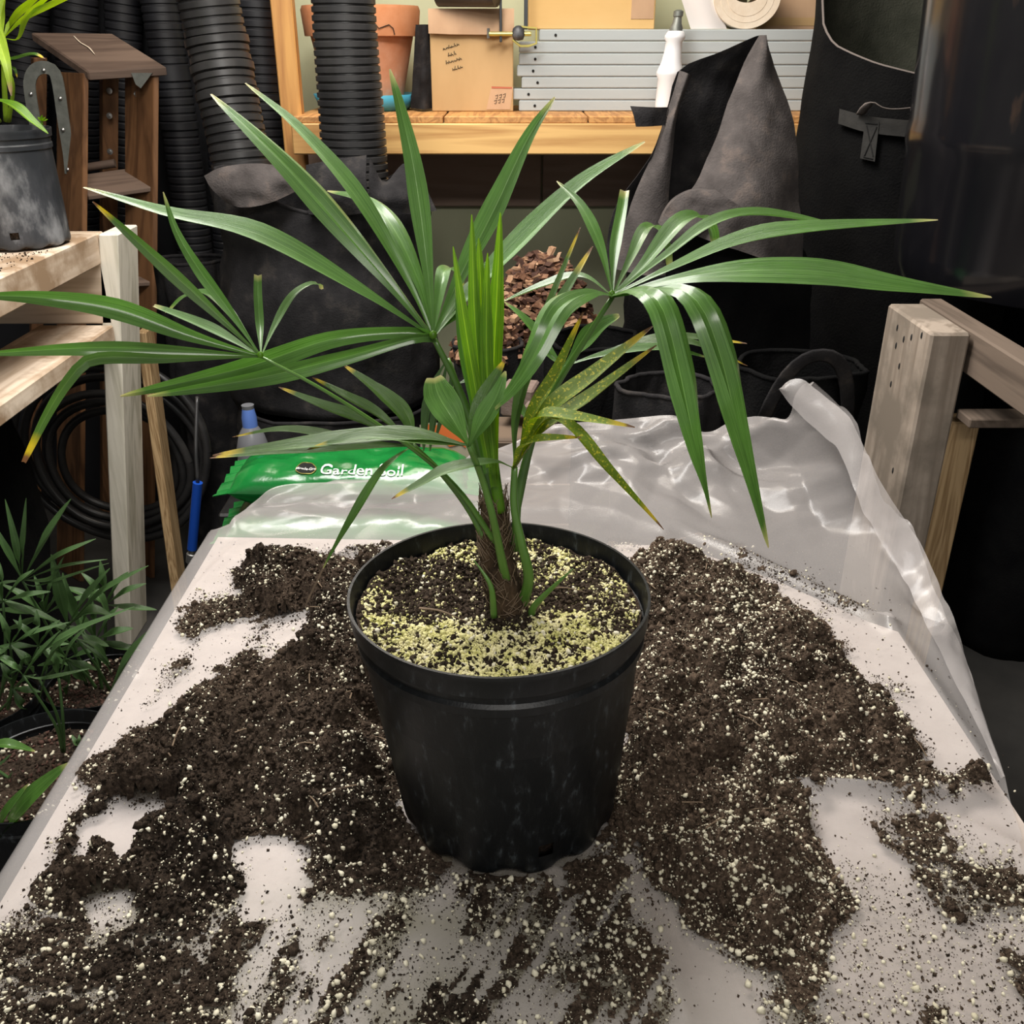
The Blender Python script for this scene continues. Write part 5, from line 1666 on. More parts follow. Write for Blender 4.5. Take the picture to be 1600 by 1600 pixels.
# ---- the palm in the middle
palm = thing('potted_palm', 'fan palm in a large black nursery pot in the middle of the table', 'potted plant', (0, 0, 0.0))
PC = (0.0, 0.0, 0.0045)
PH = 0.245; PR = 0.1395; PB = 0.108
pot = nursery_pot(palm, PC, PR, PB, PH, M['pot_black'], shear=(0.009, -0.006))
MB().lathe([(0.0, .003), (PB - .010, .003), (PB - .004, .06)], (0.007, -0.005, PC[2]), 48).build('pot_liner', M['soil'], pot, True)
SZL = PC[2] + PH - 0.019
n_, m_ = 60, 96
rr_ = np.linspace(0, 1, n_)[:, None] * np.ones((1, m_)); aa_ = np.ones((n_, 1)) * np.linspace(0, 2 * pi, m_)[None]
px_ = rr_ * PR * 0.945 * np.cos(aa_); py_ = rr_ * PR * 0.945 * np.sin(aa_)
pz_ = SZL + 0.006 * fbm(px_ * 40, py_ * 40, 0, 500, 3) + 0.010 * np.exp(-((px_ - .01) ** 2 + (py_ + .02) ** 2) / .0012) - 0.006 * np.exp(-((px_ + .03) ** 2 + (py_ - .01) ** 2) / .0010)
ps = MB().grid(np.stack([px_, py_, pz_], -1)).build('potting_soil', M['soil'], palm, True)


def pot_soil_z(x, y):
    return SZL + 0.006 * fbm(x * 40, y * 40, 0, 500, 3) + 0.010 * np.exp(-((x - .01) ** 2 + (y + .02) ** 2) / .0012) - 0.006 * np.exp(-((x + .03) ** 2 + (y - .01) ** 2) / .0010)


def pot_grains(n, dens, smin, smax, pw, seed, base='ico'):
    a_ = rg.uniform(0, 2 * pi, n); r_ = np.sqrt(rg.random(n)) * PR * .925
    x, y = r_ * np.cos(a_), r_ * np.sin(a_)
    keep = rg.random(n) < dens(x, y)
    x, y = x[keep], y[keep]
    s = smin + (smax - smin) * rg.random(len(x)) ** pw
    return scatter(np.stack([x, y, pot_soil_z(x, y) + s * .5], 1), s, base, seed)


def moss(x, y):
    px, py = proj(x, y, np.full_like(x, SZL))
    n = vnoise(x * 45, y * 45, 0, 511)
    f = smooth(945, 992, py + n * 26) * 0.98            # front crescent
    f = np.maximum(f, 0.8 * smooth(70, 30, np.hypot(px - 860, (py - 862) * 1.2)))
    f = np.maximum(f, 0.7 * smooth(70, 35, np.hypot(px - 720, (py - 850) * 1.6)))
    f = np.maximum(f, 0.40 * smooth(45, 20, np.hypot(px - 580, (py - 945) * .8)))
    f = np.maximum(f, 0.35 * smooth(50, 25, np.hypot(px - 965, (py - 925) * 1.0)))
    f = f * (1 - 0.9 * smooth(55, 25, np.hypot(px - 785, (py - 968) * 1.3)))
    return np.clip(f * (0.75 + 0.5 * n) + 0.05, 0, 1)


v1, f1 = pot_grains(60000, moss, 0.0004, 0.0012, 1.6, 24, 'oct')
np_mesh('mossy_dust', v1, f1, M['perlite_mossy'], palm, kind='stuff')
v1, f1 = pot_grains(12000, moss, 0.0010, 0.0022, 2.4, 21)
np_mesh('mossy_perlite', v1, f1, M['perlite_mossy'], palm, kind='stuff')
v1, f1 = pot_grains(2600, lambda x, y: 0.10 + 0.35 * moss(x, y), 0.0009, 0.0026, 2.5, 22)
np_mesh('perlite', v1, f1, M['perlite'], palm, kind='stuff')
v1, f1 = pot_grains(9000, lambda x, y: 0.9 - 0.6 * moss(x, y), 0.0009, 0.0032, 2.2, 23, 'oct')
np_mesh('soil_crumbs', v1, f1, M['soil'], palm, kind='stuff')

# trunk with fibres
base = np.array((0.012, -0.012, SZL - .004))
top = P(772, 775, 0.0)
n_ = 22
tpts = [base * (1 - t) + top * t + np.array((-.006 * sin(pi * t), 0, 0)) for t in np.linspace(0, 1, n_)]
trads = [0.0195 - 0.008 * t - 0.0045 * smooth(0, .25, np.array(t)) * 0 + 0.0012 * sin(i * 2.3) for i, t in enumerate(np.linspace(0, 1, n_))]
tr = MB().tube(tpts, trads, 24, True).build('trunk', M['trunk_fibre'], palm, True)
fb_ = MB()
rr = random.Random(3)
for k in range(320):
    t = rr.random(); a_ = rr.uniform(0, 2 * pi)
    c_ = base * (1 - t) + top * t
    r_ = 0.0195 - 0.008 * t
    l = rr.uniform(.006, .016); da = rr.uniform(-.9, .9)
    st = []
    for q_ in range(4):
        f_ = q_ / 3
        st.append((c_[0] - .006 * sin(pi * t) + cos(a_ + da * f_) * (r_ + .0006 + .002 * f_ * rr.random()), c_[1] + sin(a_ + da * f_) * (r_ + .0006 + .002 * f_ * rr.random()), c_[2] + l * f_))
    fb_.tube(st, 0.00035, 3, False)
fb_.build('trunk_fibres', M['root_fibre'], tr, False, None, 'stuff')
# leaf sheaths and little shoots at the foot
for pts, w0, w1 in (([(842, 925, -.03), (828, 860, -.035), (812, 800, -.02), (806, 735, -.02)], 18, 9), ([(790, 880, -.04), (772, 820, -.03), (752, 760, -.02), (735, 700, -.03)], 18, 9),
                    ([(805, 900, .0), (803, 800, .0), (806, 760, .005), (812, 735, .01)], 14, 9)):
    pass
shoots = [([(772, 965, -.035), (768, 920, -.035), (755, 895, -.03), (740, 875, -.025)], 11, 'petiole'),
          ([(830, 975, -.025), (832, 952, -.03), (846, 935, -.03), (870, 912, -.03), (896, 888, -.03)], 13, 'petiole'),
          ([(838, 955, -.03), (855, 925, -.025), (880, 918, -.02), (918, 926, -.02)], 5, 'root_fibre'),
          ([(655, 950, -.03), (690, 955, -.035), (730, 972, -.04)], 5, 'root_fibre'),
          ([(842, 995, -.05), (845, 1015, -.055), (838, 1030, -.06)], 6, 'root_fibre')]
for pts, w_, mt in shoots:
    p3 = crom([P(*p) for p in pts], 14)
    for q_ in p3: q_[2] = max(q_[2], SZL + .003)
    rad = [max(0.0004, 0.5 * w_ * mpp(p3[i]) * (1 - (i / 13) ** 2 * .9)) for i in range(14)]
    MB().tube(p3, rad, 8, True, 0, 0.6).build('shoot', M[mt], palm, True)

TB = (772, 790, -.005)  # crown, where the stalks leave the trunk

# frond 1: the large fan left of the spear
Y1 = 0.03
fr = petiole(palm, [(788, 850, -.006), (765, 750, .005), (722, 620, .02), (677, 527, Y1)], 20, 9)
H = (677, 527, Y1)
F1 = [
    ([H, (560, 455, Y1 - .01), (400, 370, Y1 - .01), (260, 335, Y1), (130, 293, Y1 + .02)], 40, {}),
    ([H, (600, 430, Y1 + .01), (480, 290, Y1 + .03), (400, 210, Y1 + .05), (330, 147, Y1 + .08)], 50, {'pleats': 2}),
    ([H, (640, 445, Y1 + .02), (560, 310, Y1 + .05), (470, 205, Y1 + .08), (383, 130, Y1 + .11)], 33, {}),
    ([H, (655, 440, Y1 + .03), (612, 350, Y1 + .07), (570, 310, Y1 + .11), (512, 298, Y1 + .15)], 42, {'pleats': 2}),
    ([H, (668, 420, Y1 + .02), (648, 270, Y1 + .05), (626, 170, Y1 + .07), (609, 108, Y1 + .09)], 40, {'lift': .3}),
    ([H, (690, 440, Y1 + .03), (697, 420, Y1 + .05), (712, 425, Y1 + .07), (722, 450, Y1 + .08)], 28, {'blunt': .3}),
    ([H, (722, 425, Y1 + .03), (775, 320, Y1 + .05), (825, 215, Y1 + .07), (867, 152, Y1 + .08)], 44, {'lift': .4}),
    ([H, (735, 458, Y1 + .05), (800, 392, Y1 + .07), (900, 295, Y1 + .09), (1008, 222, Y1 + .10)], 38, {}),
    ([H, (640, 519, Y1 - .005), (520, 530, Y1 - .015), (380, 575, Y1 - .02), (188, 619, Y1 - .02)], 40, {'lift': -.1, 'base': .5}),
    ([H, (640, 530, Y1 - .01), (540, 558, Y1 - .02), (400, 592, Y1 - .03), (230, 619, Y1 - .03)], 34, {'base': .5, 'lift': -.3}),
    ([H, (700, 505, Y1 + .02), (745, 480, Y1 + .05), (790, 468, Y1 + .07)], 20, {}),
    ([H, (700, 490, Y1 + .03), (740, 440, Y1 + .07), (770, 420, Y1 + .09)], 20, {}),
]
for pts, w_, kw in F1: leaflet(fr, pts, w_, 'leaf', **kw)
def hastula(fr_, H_, w_=9):
    q_ = P(*H_)
    r_ = 0.5 * w_ * mpp(q_)
    MB().lathe([(0, -r_), (r_ * .8, -r_ * .6), (r_, 0), (r_ * .8, r_ * .8), (0, r_ * 1.3)], tuple(q_), 12).build('hastula', M['leaf_spear'], fr_, True)


hastula(fr, (677, 524, Y1 - .006), 13)
# frond 2: far left
Y2 = -0.06
fr = petiole(palm, [(775, 850, -.015), (720, 770, -.02), (650, 705, -.03), (520, 618, -.05), (408, 557, Y2)], 14, 6)
H = (408, 557, Y2)
F2 = [
    ([H, (300, 525, Y2 - .01), (180, 482, Y2 - .02), (60, 465, Y2 - .03), (-40, 462, Y2 - .03)], 42, {'lift': -.1}),
    ([H, (335, 488, Y2 + .01), (250, 410, Y2 + .02), (190, 355, Y2 + .03), (145, 315, Y2 + .04)], 27, {'mat': 'leaf_tip', 'lift': -.2}),
    ([H, (362, 490, Y2 + .02), (310, 420, Y2 + .04), (275, 360, Y2 + .05), (255, 300, Y2 + .06)], 24, {'lift': -.1}),
    ([H, (406, 510, Y2 + .03), (403, 462, Y2 + .05), (403, 430, Y2 + .065)], 17, {'blunt': .85, 'lift': .3}),
    ([H, (428, 512, Y2 + .03), (455, 465, Y2 + .06), (480, 446, Y2 + .08), (498, 444, Y2 + .09), (502, 452, Y2 + .095)], 16, {'blunt': .5}),
    ([H, (280, 548, Y2 - .02), (140, 544, Y2 - .04), (-40, 554, Y2 - .05)], 30, {'lift': -.3}),
    ([H, (260, 560, Y2 - .03), (150, 560, Y2 - .05), (112, 588, Y2 - .06), (75, 645, Y2 - .06), (37, 722, Y2 - .06)], 24, {'mat': 'leaf_tip', 'blunt': .35, 'lift': -.2}),
    ([H, (330, 515, Y2 + .02), (240, 478, Y2 + .03)], 22, {'blunt': .3}),
    ([H, (360, 490, Y2 + .04), (325, 459, Y2 + .07), (290, 462, Y2 + .09), (262, 488, Y2 + .10)], 22, {'blunt': .4}),
]
for pts, w_, kw in F2:
    kw = dict(kw); mt = kw.pop('mat', 'leaf'); leaflet(fr, pts, w_, mt, **kw)
hastula(fr, (407, 555, Y2 - .004), 10)
# frond 3: right
Y3 = 0.0
fr = petiole(palm, [(805, 860, .0), (812, 760, .005), (850, 640, .01), (915, 530, .005), (957, 464, Y3)], 15, 8)
H = (957, 462, Y3)
F3 = [
    ([H, (938, 385, Y3 + .03), (908, 322, Y3 + .06), (870, 283, Y3 + .09)], 23, {'lift': .5}),
    ([H, (960, 395, Y3 + .03), (970, 335, Y3 + .06), (976, 298, Y3 + .075)], 23, {'blunt': .8, 'lift': .3}),
    ([H, (985, 405, Y3 + .03), (1008, 358, Y3 + .06), (1028, 357, Y3 + .08), (1040, 385, Y3 + .09), (1046, 420, Y3 + .09)], 26, {'blunt': .4}),
    ([H, (1005, 415, Y3 + .02), (1060, 350, Y3 + .05), (1095, 338, Y3 + .07), (1112, 360, Y3 + .09), (1116, 392, Y3 + .10)], 36, {'blunt': .4}),
    ([H, (1040, 400, Y3 + .01), (1110, 350, Y3 + .03), (1185, 334, Y3 + .05), (1310, 352, Y3 + .06)], 26, {}),
    ([H, (1050, 420, Y3 - .01), (1150, 380, Y3 - .01), (1260, 360, Y3 - .01), (1466, 344, Y3)], 30, {}),
    ([H, (1040, 438, Y3 - .02), (1150, 420, Y3 - .04), (1280, 420, Y3 - .05), (1400, 440, Y3 - .06), (1549, 464, Y3 - .06)], 50, {'pleats': 2}),
    ([H, (1000, 452, Y3 - .04), (1035, 478, Y3 - .07), (1064, 580, Y3 - .09), (1090, 700, Y3 - .09), (1112, 808, Y3 - .08)], 58, {'pleats': 2, 'wpos': .3, 'base': .35}),
    ([H, (1040, 448, Y3 - .03), (1092, 470, Y3 - .06), (1130, 560, Y3 - .08), (1160, 680, Y3 - .08), (1201, 855, Y3 - .07)], 60, {'pleats': 2, 'wpos': .35, 'base': .2}),
    ([H, (920, 456, Y3 - .03), (872, 480, Y3 - .06), (835, 550, Y3 - .08), (800, 605, Y3 - .08), (765, 645, Y3 - .075)], 56, {'pleats': 2, 'wpos': .4, 'base': .3, 'tip': .5}),
    ([H, (910, 432, Y3 + .02), (850, 446, Y3 + .03), (785, 472, Y3 + .04)], 15, {}),
    ([H, (985, 440, Y3 + .01), (1018, 410, Y3 + .05), (1035, 405, Y3 + .06)], 16, {'blunt': .4}),
]
for pts, w_, kw in F3: leaflet(fr, pts, w_, 'leaf', **kw)
hastula(fr, (956, 460, Y3 - .004), 11)
# frond 4: small one behind, right
Y7 = 0.09
fr = petiole(palm, [(808, 800, .03), (830, 700, .05), (855, 630, .07), (880, 573, Y7)], 10, 6)
H = (880, 573, Y7)
for pts, w_, kw in [
    ([H, (905, 545, Y7 - .01), (940, 512, Y7 - .015), (968, 494, Y7 - .02)], 38, {'blunt': .2, 'lift': .9, 'base': .12, 'wpos': .6}),
    ([H, (950, 552, Y7), (1050, 528, Y7 + .01), (1167, 537, Y7 + .02)], 18, {'mat': 'leaf_tip'}),
    ([H, (960, 548, Y7), (1070, 535, Y7 - .01), (1168, 572, Y7 - .01)], 14, {'mat': 'leaf_tip'}),
    ([H, (940, 556, Y7 - .01), (1030, 545, Y7 - .02), (1110, 560, Y7 - .02)], 16, {}),
    ([H, (850, 535, Y7 + .01), (815, 495, Y7 + .02), (788, 472, Y7 + .03)], 18, {}),
    ([H, (858, 556, Y7 + .01), (830, 520, Y7 + .02)], 12, {'blunt': .4}),
    ([(803, 610, .04), (815, 640, .03), (826, 660, .02)], 15, {}),
]:
    kw = dict(kw); mt = kw.pop('mat', 'leaf'); leaflet(fr, pts, w_, mt, **kw)
# spear: the young bright leaf still folded
fr = petiole(palm, [(782, 800, -.01), (772, 740, -.012), (764, 680, -.012)], 17, 22, 'leaf_spear', 16, 'spear')
YS_ = -0.02
for pts, w_, kw in [
    ([(772, 760, YS_), (755, 640, YS_), (742, 500, YS_ + .01), (737, 335, YS_ + .03)], 26, {'base': .5, 'wpos': .4, 'fold': .5, 'lift': .2}),
    ([(774, 760, YS_), (770, 620, YS_ + .01), (776, 470, YS_ + .02), (782, 332, YS_ + .03)], 32, {'base': .4, 'wpos': .5, 'fold': .5, 'lift': .2}),
    ([(770, 740, YS_), (755, 600, YS_ + .015), (752, 480, YS_ + .02), (748, 372, YS_ + .03)], 34, {'base': .4, 'wpos': .4, 'fold': .45, 'lift': .2}),
    ([(772, 720, YS_ - .01), (762, 600, YS_), (760, 480, YS_ + .01), (762, 395, YS_ + .015)], 26, {'base': .4, 'wpos': .4, 'fold': .5, 'lift': .2}),
    ([(764, 730, YS_ - .01), (745, 620, YS_ - .01), (725, 500, YS_ - .01), (708, 385, YS_)], 24, {'base': .5, 'wpos': .4, 'fold': .4, 'lift': .2}),
]:
    leaflet(fr, pts, w_, 'leaf_spear', tip=.35, **kw)
leaflet(fr, [(760, 740, YS_ - .005), (740, 620, YS_ + .002), (722, 540, YS_ + .002), (712, 440, YS_ + .01)], 22, 'leaf', base=.5, fold=.3, lift=.2)
# frond 5: low front left
Y4 = -0.075
fr = petiole(palm, [(795, 925, -.012), (783, 870, -.030), (768, 800, -.045), (752, 745, -.055), (733, 697, Y4)], 16, 9)
H = (733, 697, Y4)
for pts, w_, kw in [
    ([H, (708, 655, Y4), (686, 618, Y4 + .01), (678, 590, Y4 + .02)], 62, {'blunt': .45, 'base': .12, 'wpos': .6, 'lift': .3, 'tip': .25}),
    ([H, (742, 655, Y4 + .005), (762, 610, Y4 + .015), (789, 562, Y4 + .02)], 34, {'mat': 'leaf_tip', 'base': .2, 'wpos': .5, 'lift': .3}),
    ([H, (752, 660, Y4 - .005), (775, 620, Y4), (790, 580, Y4 + .01)], 40, {'base': .15, 'wpos': .5, 'lift': .3}),
    ([H, (650, 682, Y4 - .01), (530, 690, Y4 - .02), (332, 712, Y4 - .02)], 30, {'mat': 'leaf_tip', 'wpos': .3}),
    ([H, (660, 690, Y4 - .015), (570, 682, Y4 - .025), (480, 703, Y4 - .025)], 24, {'mat': 'leaf_tip', 'wpos': .3}),
]:
    kw = dict(kw); mt = kw.pop('mat', 'leaf'); leaflet(fr, pts, w_, mt, **kw)
# frond 6: yellow speckled, low right
Y5 = -0.03
fr = petiole(palm, [(812, 955, -.012), (826, 905, -.026), (815, 850, -.03), (803, 790, -.03), (804, 730, Y5)], 20, 10)
H = (804, 732, Y5)
for pts, w_, kw in [
    ([H, (810, 650, Y5), (850, 500, Y5 + .02), (907, 355, Y5 + .04)], 18, {'mat': 'leaf_tip'}),
    ([H, (808, 640, Y5), (850, 520, Y5 + .01), (926, 385, Y5 + .03)], 30, {'mat': 'leaf_tip'}),
    ([H, (830, 650, Y5 - .01), (870, 580, Y5), (912, 488, Y5 + .01)], 24, {}),
    ([H, (850, 650, Y5 - .01), (930, 585, Y5), (1020, 510, Y5 + .01)], 32, {'base': .4}),
    ([H, (850, 670, Y5 - .01), (930, 615, Y5), (1026, 540, Y5)], 24, {'base': .4}),
    ([H, (830, 668, Y5 - .02), (850, 648, Y5 - .03), (910, 655, Y5 - .04), (992, 668, Y5 - .04)], 24, {'base': .4}),
    ([H, (815, 700, Y5 - .02), (840, 688, Y5 - .03), (908, 684, Y5 - .04)], 20, {'base': .5}),
    ([H, (850, 660, Y5 - .01), (890, 665, Y5 - .03), (950, 735, Y5 - .04), (1037, 828, Y5 - .04)], 22, {'base': .3}),
    ([H, (770, 722, Y5 - .02), (700, 735, Y5 - .04), (660, 755, Y5 - .045), (612, 780, Y5 - .05)], 23, {'mat': 'leaf_tip', 'base': .25}),
]:
    kw = dict(kw); mt = kw.pop('mat', 'leaf_speck'); leaflet(fr, pts, w_, mt, **kw)
# frond 7: low left, pointed yellow tips
Y8 = -0.02
fr = petiole(palm, [(770, 870, -.012), (735, 800, -.01), (690, 740, -.012), (645, 695, Y8)], 12, 8)
H = (645, 697, Y8)
for pts, w_, kw in [
    ([H, (580, 664, Y8), (510, 637, Y8), (435, 605, Y8 + .01)], 22, {}),
    ([H, (600, 655, Y8 + .01), (550, 625, Y8 + .01), (488, 590, Y8 + .02)], 20, {}),
    ([H, (630, 655, Y8 + .01), (590, 612, Y8 + .02), (536, 570, Y8 + .03)], 24, {}),
    ([H, (640, 655, Y8 + .02), (612, 622, Y8 + .03), (570, 590, Y8 + .04)], 22, {}),
    ([H, (560, 690, Y8 - .01), (450, 672, Y8 - .01), (363, 683, Y8)], 17, {}),
    ([H, (560, 700, Y8 - .02), (440, 706, Y8 - .03), (328, 716, Y8 - .03)], 22, {}),
    ([H, (618, 715, Y8 - .03), (590, 745, Y8 - .04), (545, 820, Y8 - .05), (503, 892, Y8 - .05)], 18, {'mat': 'leaf'}),
]:
    kw = dict(kw); mt = kw.pop('mat', 'leaf_tip'); leaflet(fr, pts, w_, mt, **kw)
MB().tube(crom([P(505, 888, Y8 - .05), P(492, 915, Y8 - .05), P(478, 945, Y8 - .05)], 8), [.0009] * 7 + [.0003], 5).build('dry_tip', M['root_fibre'], fr)
# frond 8: dark one behind, hanging straight
fr = petiole(palm, [(770, 800, .02), (740, 700, .05), (715, 600, .08), (700, 560, .09)], 8, 6)
for pts, w_, kw in [
    ([(700, 560, .09), (680, 600, .09), (666, 650, .09), (662, 705, .09)], 20, {}),
    ([(700, 560, .09), (690, 610, .085), (678, 660, .085), (672, 705, .085)], 18, {}),
    ([(700, 560, .09), (705, 600, .08), (692, 650, .08), (680, 690, .08)], 15, {}),
    ([(715, 600, .08), (740, 590, .09), (765, 560, .1)], 18, {}),
]:
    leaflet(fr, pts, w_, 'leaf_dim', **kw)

# ---- small palm on the left bench
q = P(33, 372, 1.26)
LP = (q[0], 1.26, BZ + .0015)
lp = thing('potted_palm', 'small yellow-green palm in a worn grey pot on the left bench', 'potted plant', LP)
nursery_pot(lp, LP, 0.098, 0.095, 0.222, M['pot_worn'], 72, 0.0015, True, 0.03)
MB().lathe([(0.0, .003), (.088, .003), (.090, .06)], LP, 40).build('pot_liner', M['soil'], lp, True)
g_ = MB()
v_ = [(LP[0], LP[1], LP[2] + .200)]
MB().lathe([(0.0, .196), (.05, .198), (.088, .194)], LP, 40).build('potting_soil', M['soil'], lp, True)
rg2 = np.random.default_rng(3)
a_ = rg2.uniform(0, 2 * pi, 260); r_ = np.sqrt(rg2.random(260)) * .086
v1, f1 = scatter(np.stack([LP[0] + r_ * np.cos(a_), LP[1] + r_ * np.sin(a_), np.full(260, LP[2] + .200)], 1), rg2.uniform(.001, .003, 260), 'ico', 9)
np_mesh('perlite', v1, f1, M['perlite'], lp, kind='stuff')
YL = 1.26
for k, (pts, w0) in enumerate(([[(10, 190, YL), (6, 120, YL - .02), (5, 60, YL - .04)], 9], [[(-10, 190, YL), (-30, 80, YL), (-30, -20, YL)], 9], [[(14, 190, YL), (20, 130, YL - .03), (0, 95, YL - .05)], 7])):
    st_ = petiole(lp, pts, w0, w0 * .7, 'leaf_lime', 12)
    if k == 0:
        H = pts[-1]
        for t_, w_ in (([(40, 30, YL - .06), (100, 0, YL - .08), (150, -20, YL - .09)], 24), ([(20, 35, YL - .03), (50, 5, YL - .04), (80, -20, YL - .05)], 22), ([(0, 30, YL), (10, -20, YL + .02)], 20), ([(30, 60, YL - .06), (50, 20, YL - .08), (110, -30, YL - .1)], 16), ([(-10, 40, YL), (-40, 10, YL)], 24)):
            leaflet(st_, [H] + t_, w_, 'leaf_lime')
    elif k == 1:
        for t_, w_ in (([(-10, 40, YL - .05), (10, 100, YL - .1), (18, 150, YL - .11)], 26), ([(0, -10, YL - .05), (30, 0, YL - .08)], 22)):
            leaflet(st_, [pts[-1]] + t_, w_, 'leaf_lime')
    else:
        for t_, w_, mt in (([(20, 92, YL - .08), (50, 85, YL - .1), (70, 92, YL - .1)], 16, 'leaf_tip'), ([(10, 105, YL - .07), (22, 108, YL - .08), (27, 122, YL - .08)], 10, 'leaf_tip')):
            leaflet(st_, [pts[-1]] + t_, w_, mt)
st_ = petiole(lp, [(0, 190, YL - .03), (-20, 160, YL - .08)], 6, 5, 'leaf_lime', 8)
leaflet(st_, [(-20, 152, YL - .1), (20, 165, YL - .115), (50, 190, YL - .12), (75, 209, YL - .12)], 20, 'leaf_spear')
sw = MB()
st_ = petiole(lp, [(66, 196, YL - .04), (65, 190, YL - .04), (64, 187, YL - .04)], 4, 3, 'leaf_spear', 5, 'sprout')
for dx, dy in ((-6, -6), (6, -7), (1, -10), (9, -3)):
    leaflet(st_, [(65, 190, YL - .04), (65 + dx, 190 + dy, YL - .045)], 6, 'leaf_spear', n=8, blunt=.4)

# ---- dark palms on the floor, lower left


def floor_palm(label, px, py, zs, R):
    c = PZ(px, py, zs)
    z0 = FLOOR + .001
    h = zs + .032 - z0
    root = thing('floor_palm', label, 'potted plant', (c[0], c[1], z0), 'potted lady palms on the floor')
    C_ = (c[0], c[1], z0)
    nursery_pot(root, C_, R, R * .84, h, M['pot_black'], 64, 0.001, False)
    MB().lathe([(0, h - .034), (R * .5, h - .030), (R * .93, h - .036)], C_, 40).build('potting_soil', M['soil'], root, True)
    g2 = np.random.default_rng(int(px) + 900)
    n2 = 900
    a2 = g2.uniform(0, 2 * pi, n2); r2_ = np.sqrt(g2.random(n2)) * R * .90
    v2, f2 = scatter(np.stack([C_[0] + r2_ * np.cos(a2), C_[1] + r2_ * np.sin(a2), np.full(n2, z0 + h - .030)], 1), g2.uniform(.001, .004, n2), 'ico', 9)
    np_mesh('bark_mix', v2[: 12 * 350], f2[: 20 * 350], M['bark_dark'], root, kind='stuff')
    np_mesh('soil_clods', v2[12 * 350: 12 * 650], f2[20 * 350: 20 * 650] - 12 * 350, M['soil'], root, kind='stuff')
    np_mesh('perlite', v2[12 * 650: 12 * 760], f2[20 * 650: 20 * 760] - 12 * 650, M['perlite'], root, kind='stuff')
    return root, c


fl_root, c1 = floor_palm('dark lady palm in a black pot beside the left post', 158, 1075, -0.43, 0.108)
Yp = c1[1]
if FLOOR > -0.70: pass
fans = [
    (fl_root, [(120, 1060, Yp), (80, 990, Yp - .03), (35, 907, Yp - .05)], (35, 907, Yp - .05), [((25, 850), (8, 780), 14), ((37, 850), (41, 778), 12), ((70, 845), (111, 780), 22), ((90, 870), (150, 842), 15), ((80, 905), (100, 870), 12), ((5, 850), (-15, 810), 14), ((0, 915), (-30, 950), 14), ((100, 885), (168, 874), 8), ((60, 915), (170, 880), 7)]),
    (fl_root, [(135, 1070, Yp), (120, 1020, Yp - .02), (106, 978, Yp - .04)], (106, 978, Yp - .04), [((92, 920), (80, 866), 24), ((130, 940), (172, 888), 18), ((160, 925), (232, 884), 16), ((60, 960), (0, 935), 14), ((85, 1010), (65, 1060), 20), ((140, 955), (175, 962), 24)]),
    (fl_root, [(160, 1080, Yp), (150, 1030, Yp), (130, 985, Yp + .02)], (125, 985, Yp + .02), [((105, 930), (98, 895), 22), ((150, 930), (172, 968), 22), ((140, 1000), (170, 1010), 18)]),
    (fl_root, [(175, 1085, Yp), (150, 1040, Yp - .03), (120, 998, Yp - .04)], (120, 998, Yp - .04), [((160, 1030), (175, 1055), 10), ((150, 1010), (172, 1040), 12)]),
]
c_root, c2_ = floor_palm('dark lady palm in a black pot cut off by the left edge', -25, 1110, -0.38, 0.10)
Yq = c2_[1]
fans += [
    (c_root, [(10, 1120, Yq), (20, 1060, Yq), (16, 1008, Yq - .02)], (16, 1008, Yq - .02), [((8, 980), (-2, 955), 14), ((40, 995), (62, 978), 12), ((30, 985), (32, 960), 12), ((0, 1020), (-25, 1010), 16), ((40, 1030), (52, 1052), 18), ((50, 990), (110, 972), 10)]),
    (c_root, [(-10, 1120, Yq), (10, 1060, Yq - .02), (34, 1045, Yq - .03)], (34, 1045, Yq - .03), [((40, 1025), (48, 1030), 14), ((10, 1030), (-10, 1022), 12), ((60, 1022), (64, 1025), 4)]),
]
d_root, c3_ = floor_palm('young lady palm in a perlite-strewn pot below the table edge', 70, 1215, -0.35, 0.135)
Yr = c3_[1]
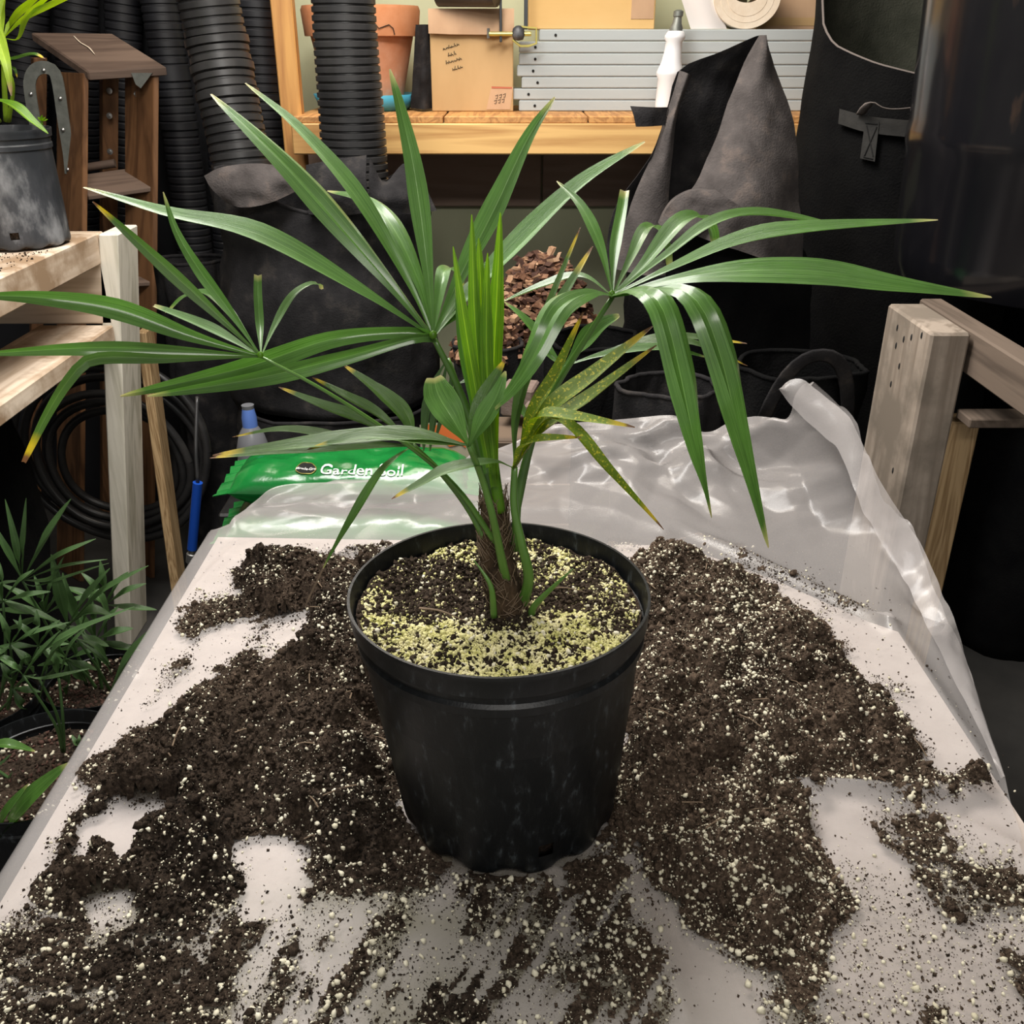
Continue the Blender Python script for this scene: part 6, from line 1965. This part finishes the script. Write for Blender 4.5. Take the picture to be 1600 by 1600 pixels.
fans += [
    (d_root, [(98, 1175, Yr + .05), (85, 1130, Yr + .03), (36, 1055, Yr + .02)], (36, 1055, Yr + .02), [((60, 1022), (95, 985), 12), ((90, 1000), (210, 948), 14), ((70, 1060), (140, 1045), 9), ((20, 1040), (0, 1030), 12)]),
    (d_root, [(98, 1175, Yr + .05), (90, 1120, Yr + .04), (62, 1062, Yr + .03)], (62, 1062, Yr + .03), [((90, 1010), (132, 978), 22), ((75, 1040), (60, 1100), 8)]),
    (d_root, [(100, 1175, Yr + .05), (98, 1120, Yr + .05), (92, 1060, Yr + .06)], (92, 1060, Yr + .06), [((110, 1010), (135, 980), 12), ((85, 1030), (70, 1010), 14)]),
    (d_root, [(150, 1178, Yr + .12), (165, 1130, Yr + .14), (175, 1090, Yr + .15)], (165, 1100, Yr + .15), [((200, 1030), (238, 982), 24)]),
    (d_root, [(30, 1250, Yr - .02), (0, 1300, Yr - .08), (-20, 1340, Yr - .10)], (-20, 1340, Yr - .10), [((35, 1268), (108, 1193), 58), ((5, 1280), (45, 1225), 30)]),
    (d_root, [(20, 1220, Yr), (-20, 1190, Yr), (-30, 1165, Yr)], (-30, 1165, Yr), [((10, 1163), (55, 1174), 20), ((-5, 1195), (18, 1178), 9), ((0, 1230), (20, 1205), 10), ((5, 1270), (60, 1235), 20)]),
    (d_root, [(128, 1185, Yr + .08), (127, 1178, Yr + .08), (126, 1175, Yr + .08)], (126, 1175, Yr + .08), [((118, 1160), (112, 1148), 12), ((124, 1158), (124, 1147), 10), ((130, 1160), (134, 1150), 8)]),
]
for root_, hx, hy, hY, ln, a0, a1, nn in ((fl_root, 70, 960, Yp + .04, 75, 20, 200, 7), (fl_root, 150, 1000, Yp + .06, 70, -10, 190, 7), (fl_root, 105, 1030, Yp - .02, 55, 150, 380, 7), (c_root, 5, 940, Yq + .05, 70, -20, 200, 7),
                                          (c_root, 60, 1010, Yq + .03, 60, -40, 180, 6), (c_root, 20, 1075, Yq - .02, 45, -60, 120, 5), (fl_root, 165, 945, Yp + .10, 70, 0, 150, 6)):
    ls_ = []
    for k in range(nn):
        a_ = radians(a0 + (a1 - a0) * k / (nn - 1) + rr.uniform(-7, 7)); l_ = ln * rr.uniform(.8, 1.15)
        ls_.append(((hx + l_ * .5 * cos(a_), hy - l_ * .55 * sin(a_)), (hx + l_ * cos(a_), hy - l_ * .9 * sin(a_)), rr.uniform(13, 19)))
    bx_, by_ = (150, 1075) if root_ is fl_root else (0, 1110)
    fans.append((root_, [(bx_, by_, hY), ((bx_ + hx) / 2 + 6, (by_ + hy) / 2, hY), (hx, hy, hY)], (hx, hy, hY), ls_))
for root_, stalk, H, ls in fans:
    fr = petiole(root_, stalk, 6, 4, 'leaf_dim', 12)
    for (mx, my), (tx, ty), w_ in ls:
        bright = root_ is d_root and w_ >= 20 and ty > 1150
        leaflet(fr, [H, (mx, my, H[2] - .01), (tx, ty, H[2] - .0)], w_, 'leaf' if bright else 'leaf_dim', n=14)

# crumbs lying on the bench beside the small pot
g3 = np.random.default_rng(77)
bxx = g3.uniform(-1.06, XR - .012, 420); byy = LP[1] - g3.gamma(2.0, .05, 420) + .04
keep = (np.hypot(bxx - LP[0], byy - LP[1]) > .102) & (byy > .40) & (byy < 1.37)
v1, f1 = scatter(np.stack([bxx[keep], byy[keep], np.full(keep.sum(), BZ + .0012)], 1), g3.uniform(.0006, .0022, keep.sum()), 'oct', 12)
np_mesh('soil_crumbs', v1, f1, M['soil'], bn, kind='stuff')
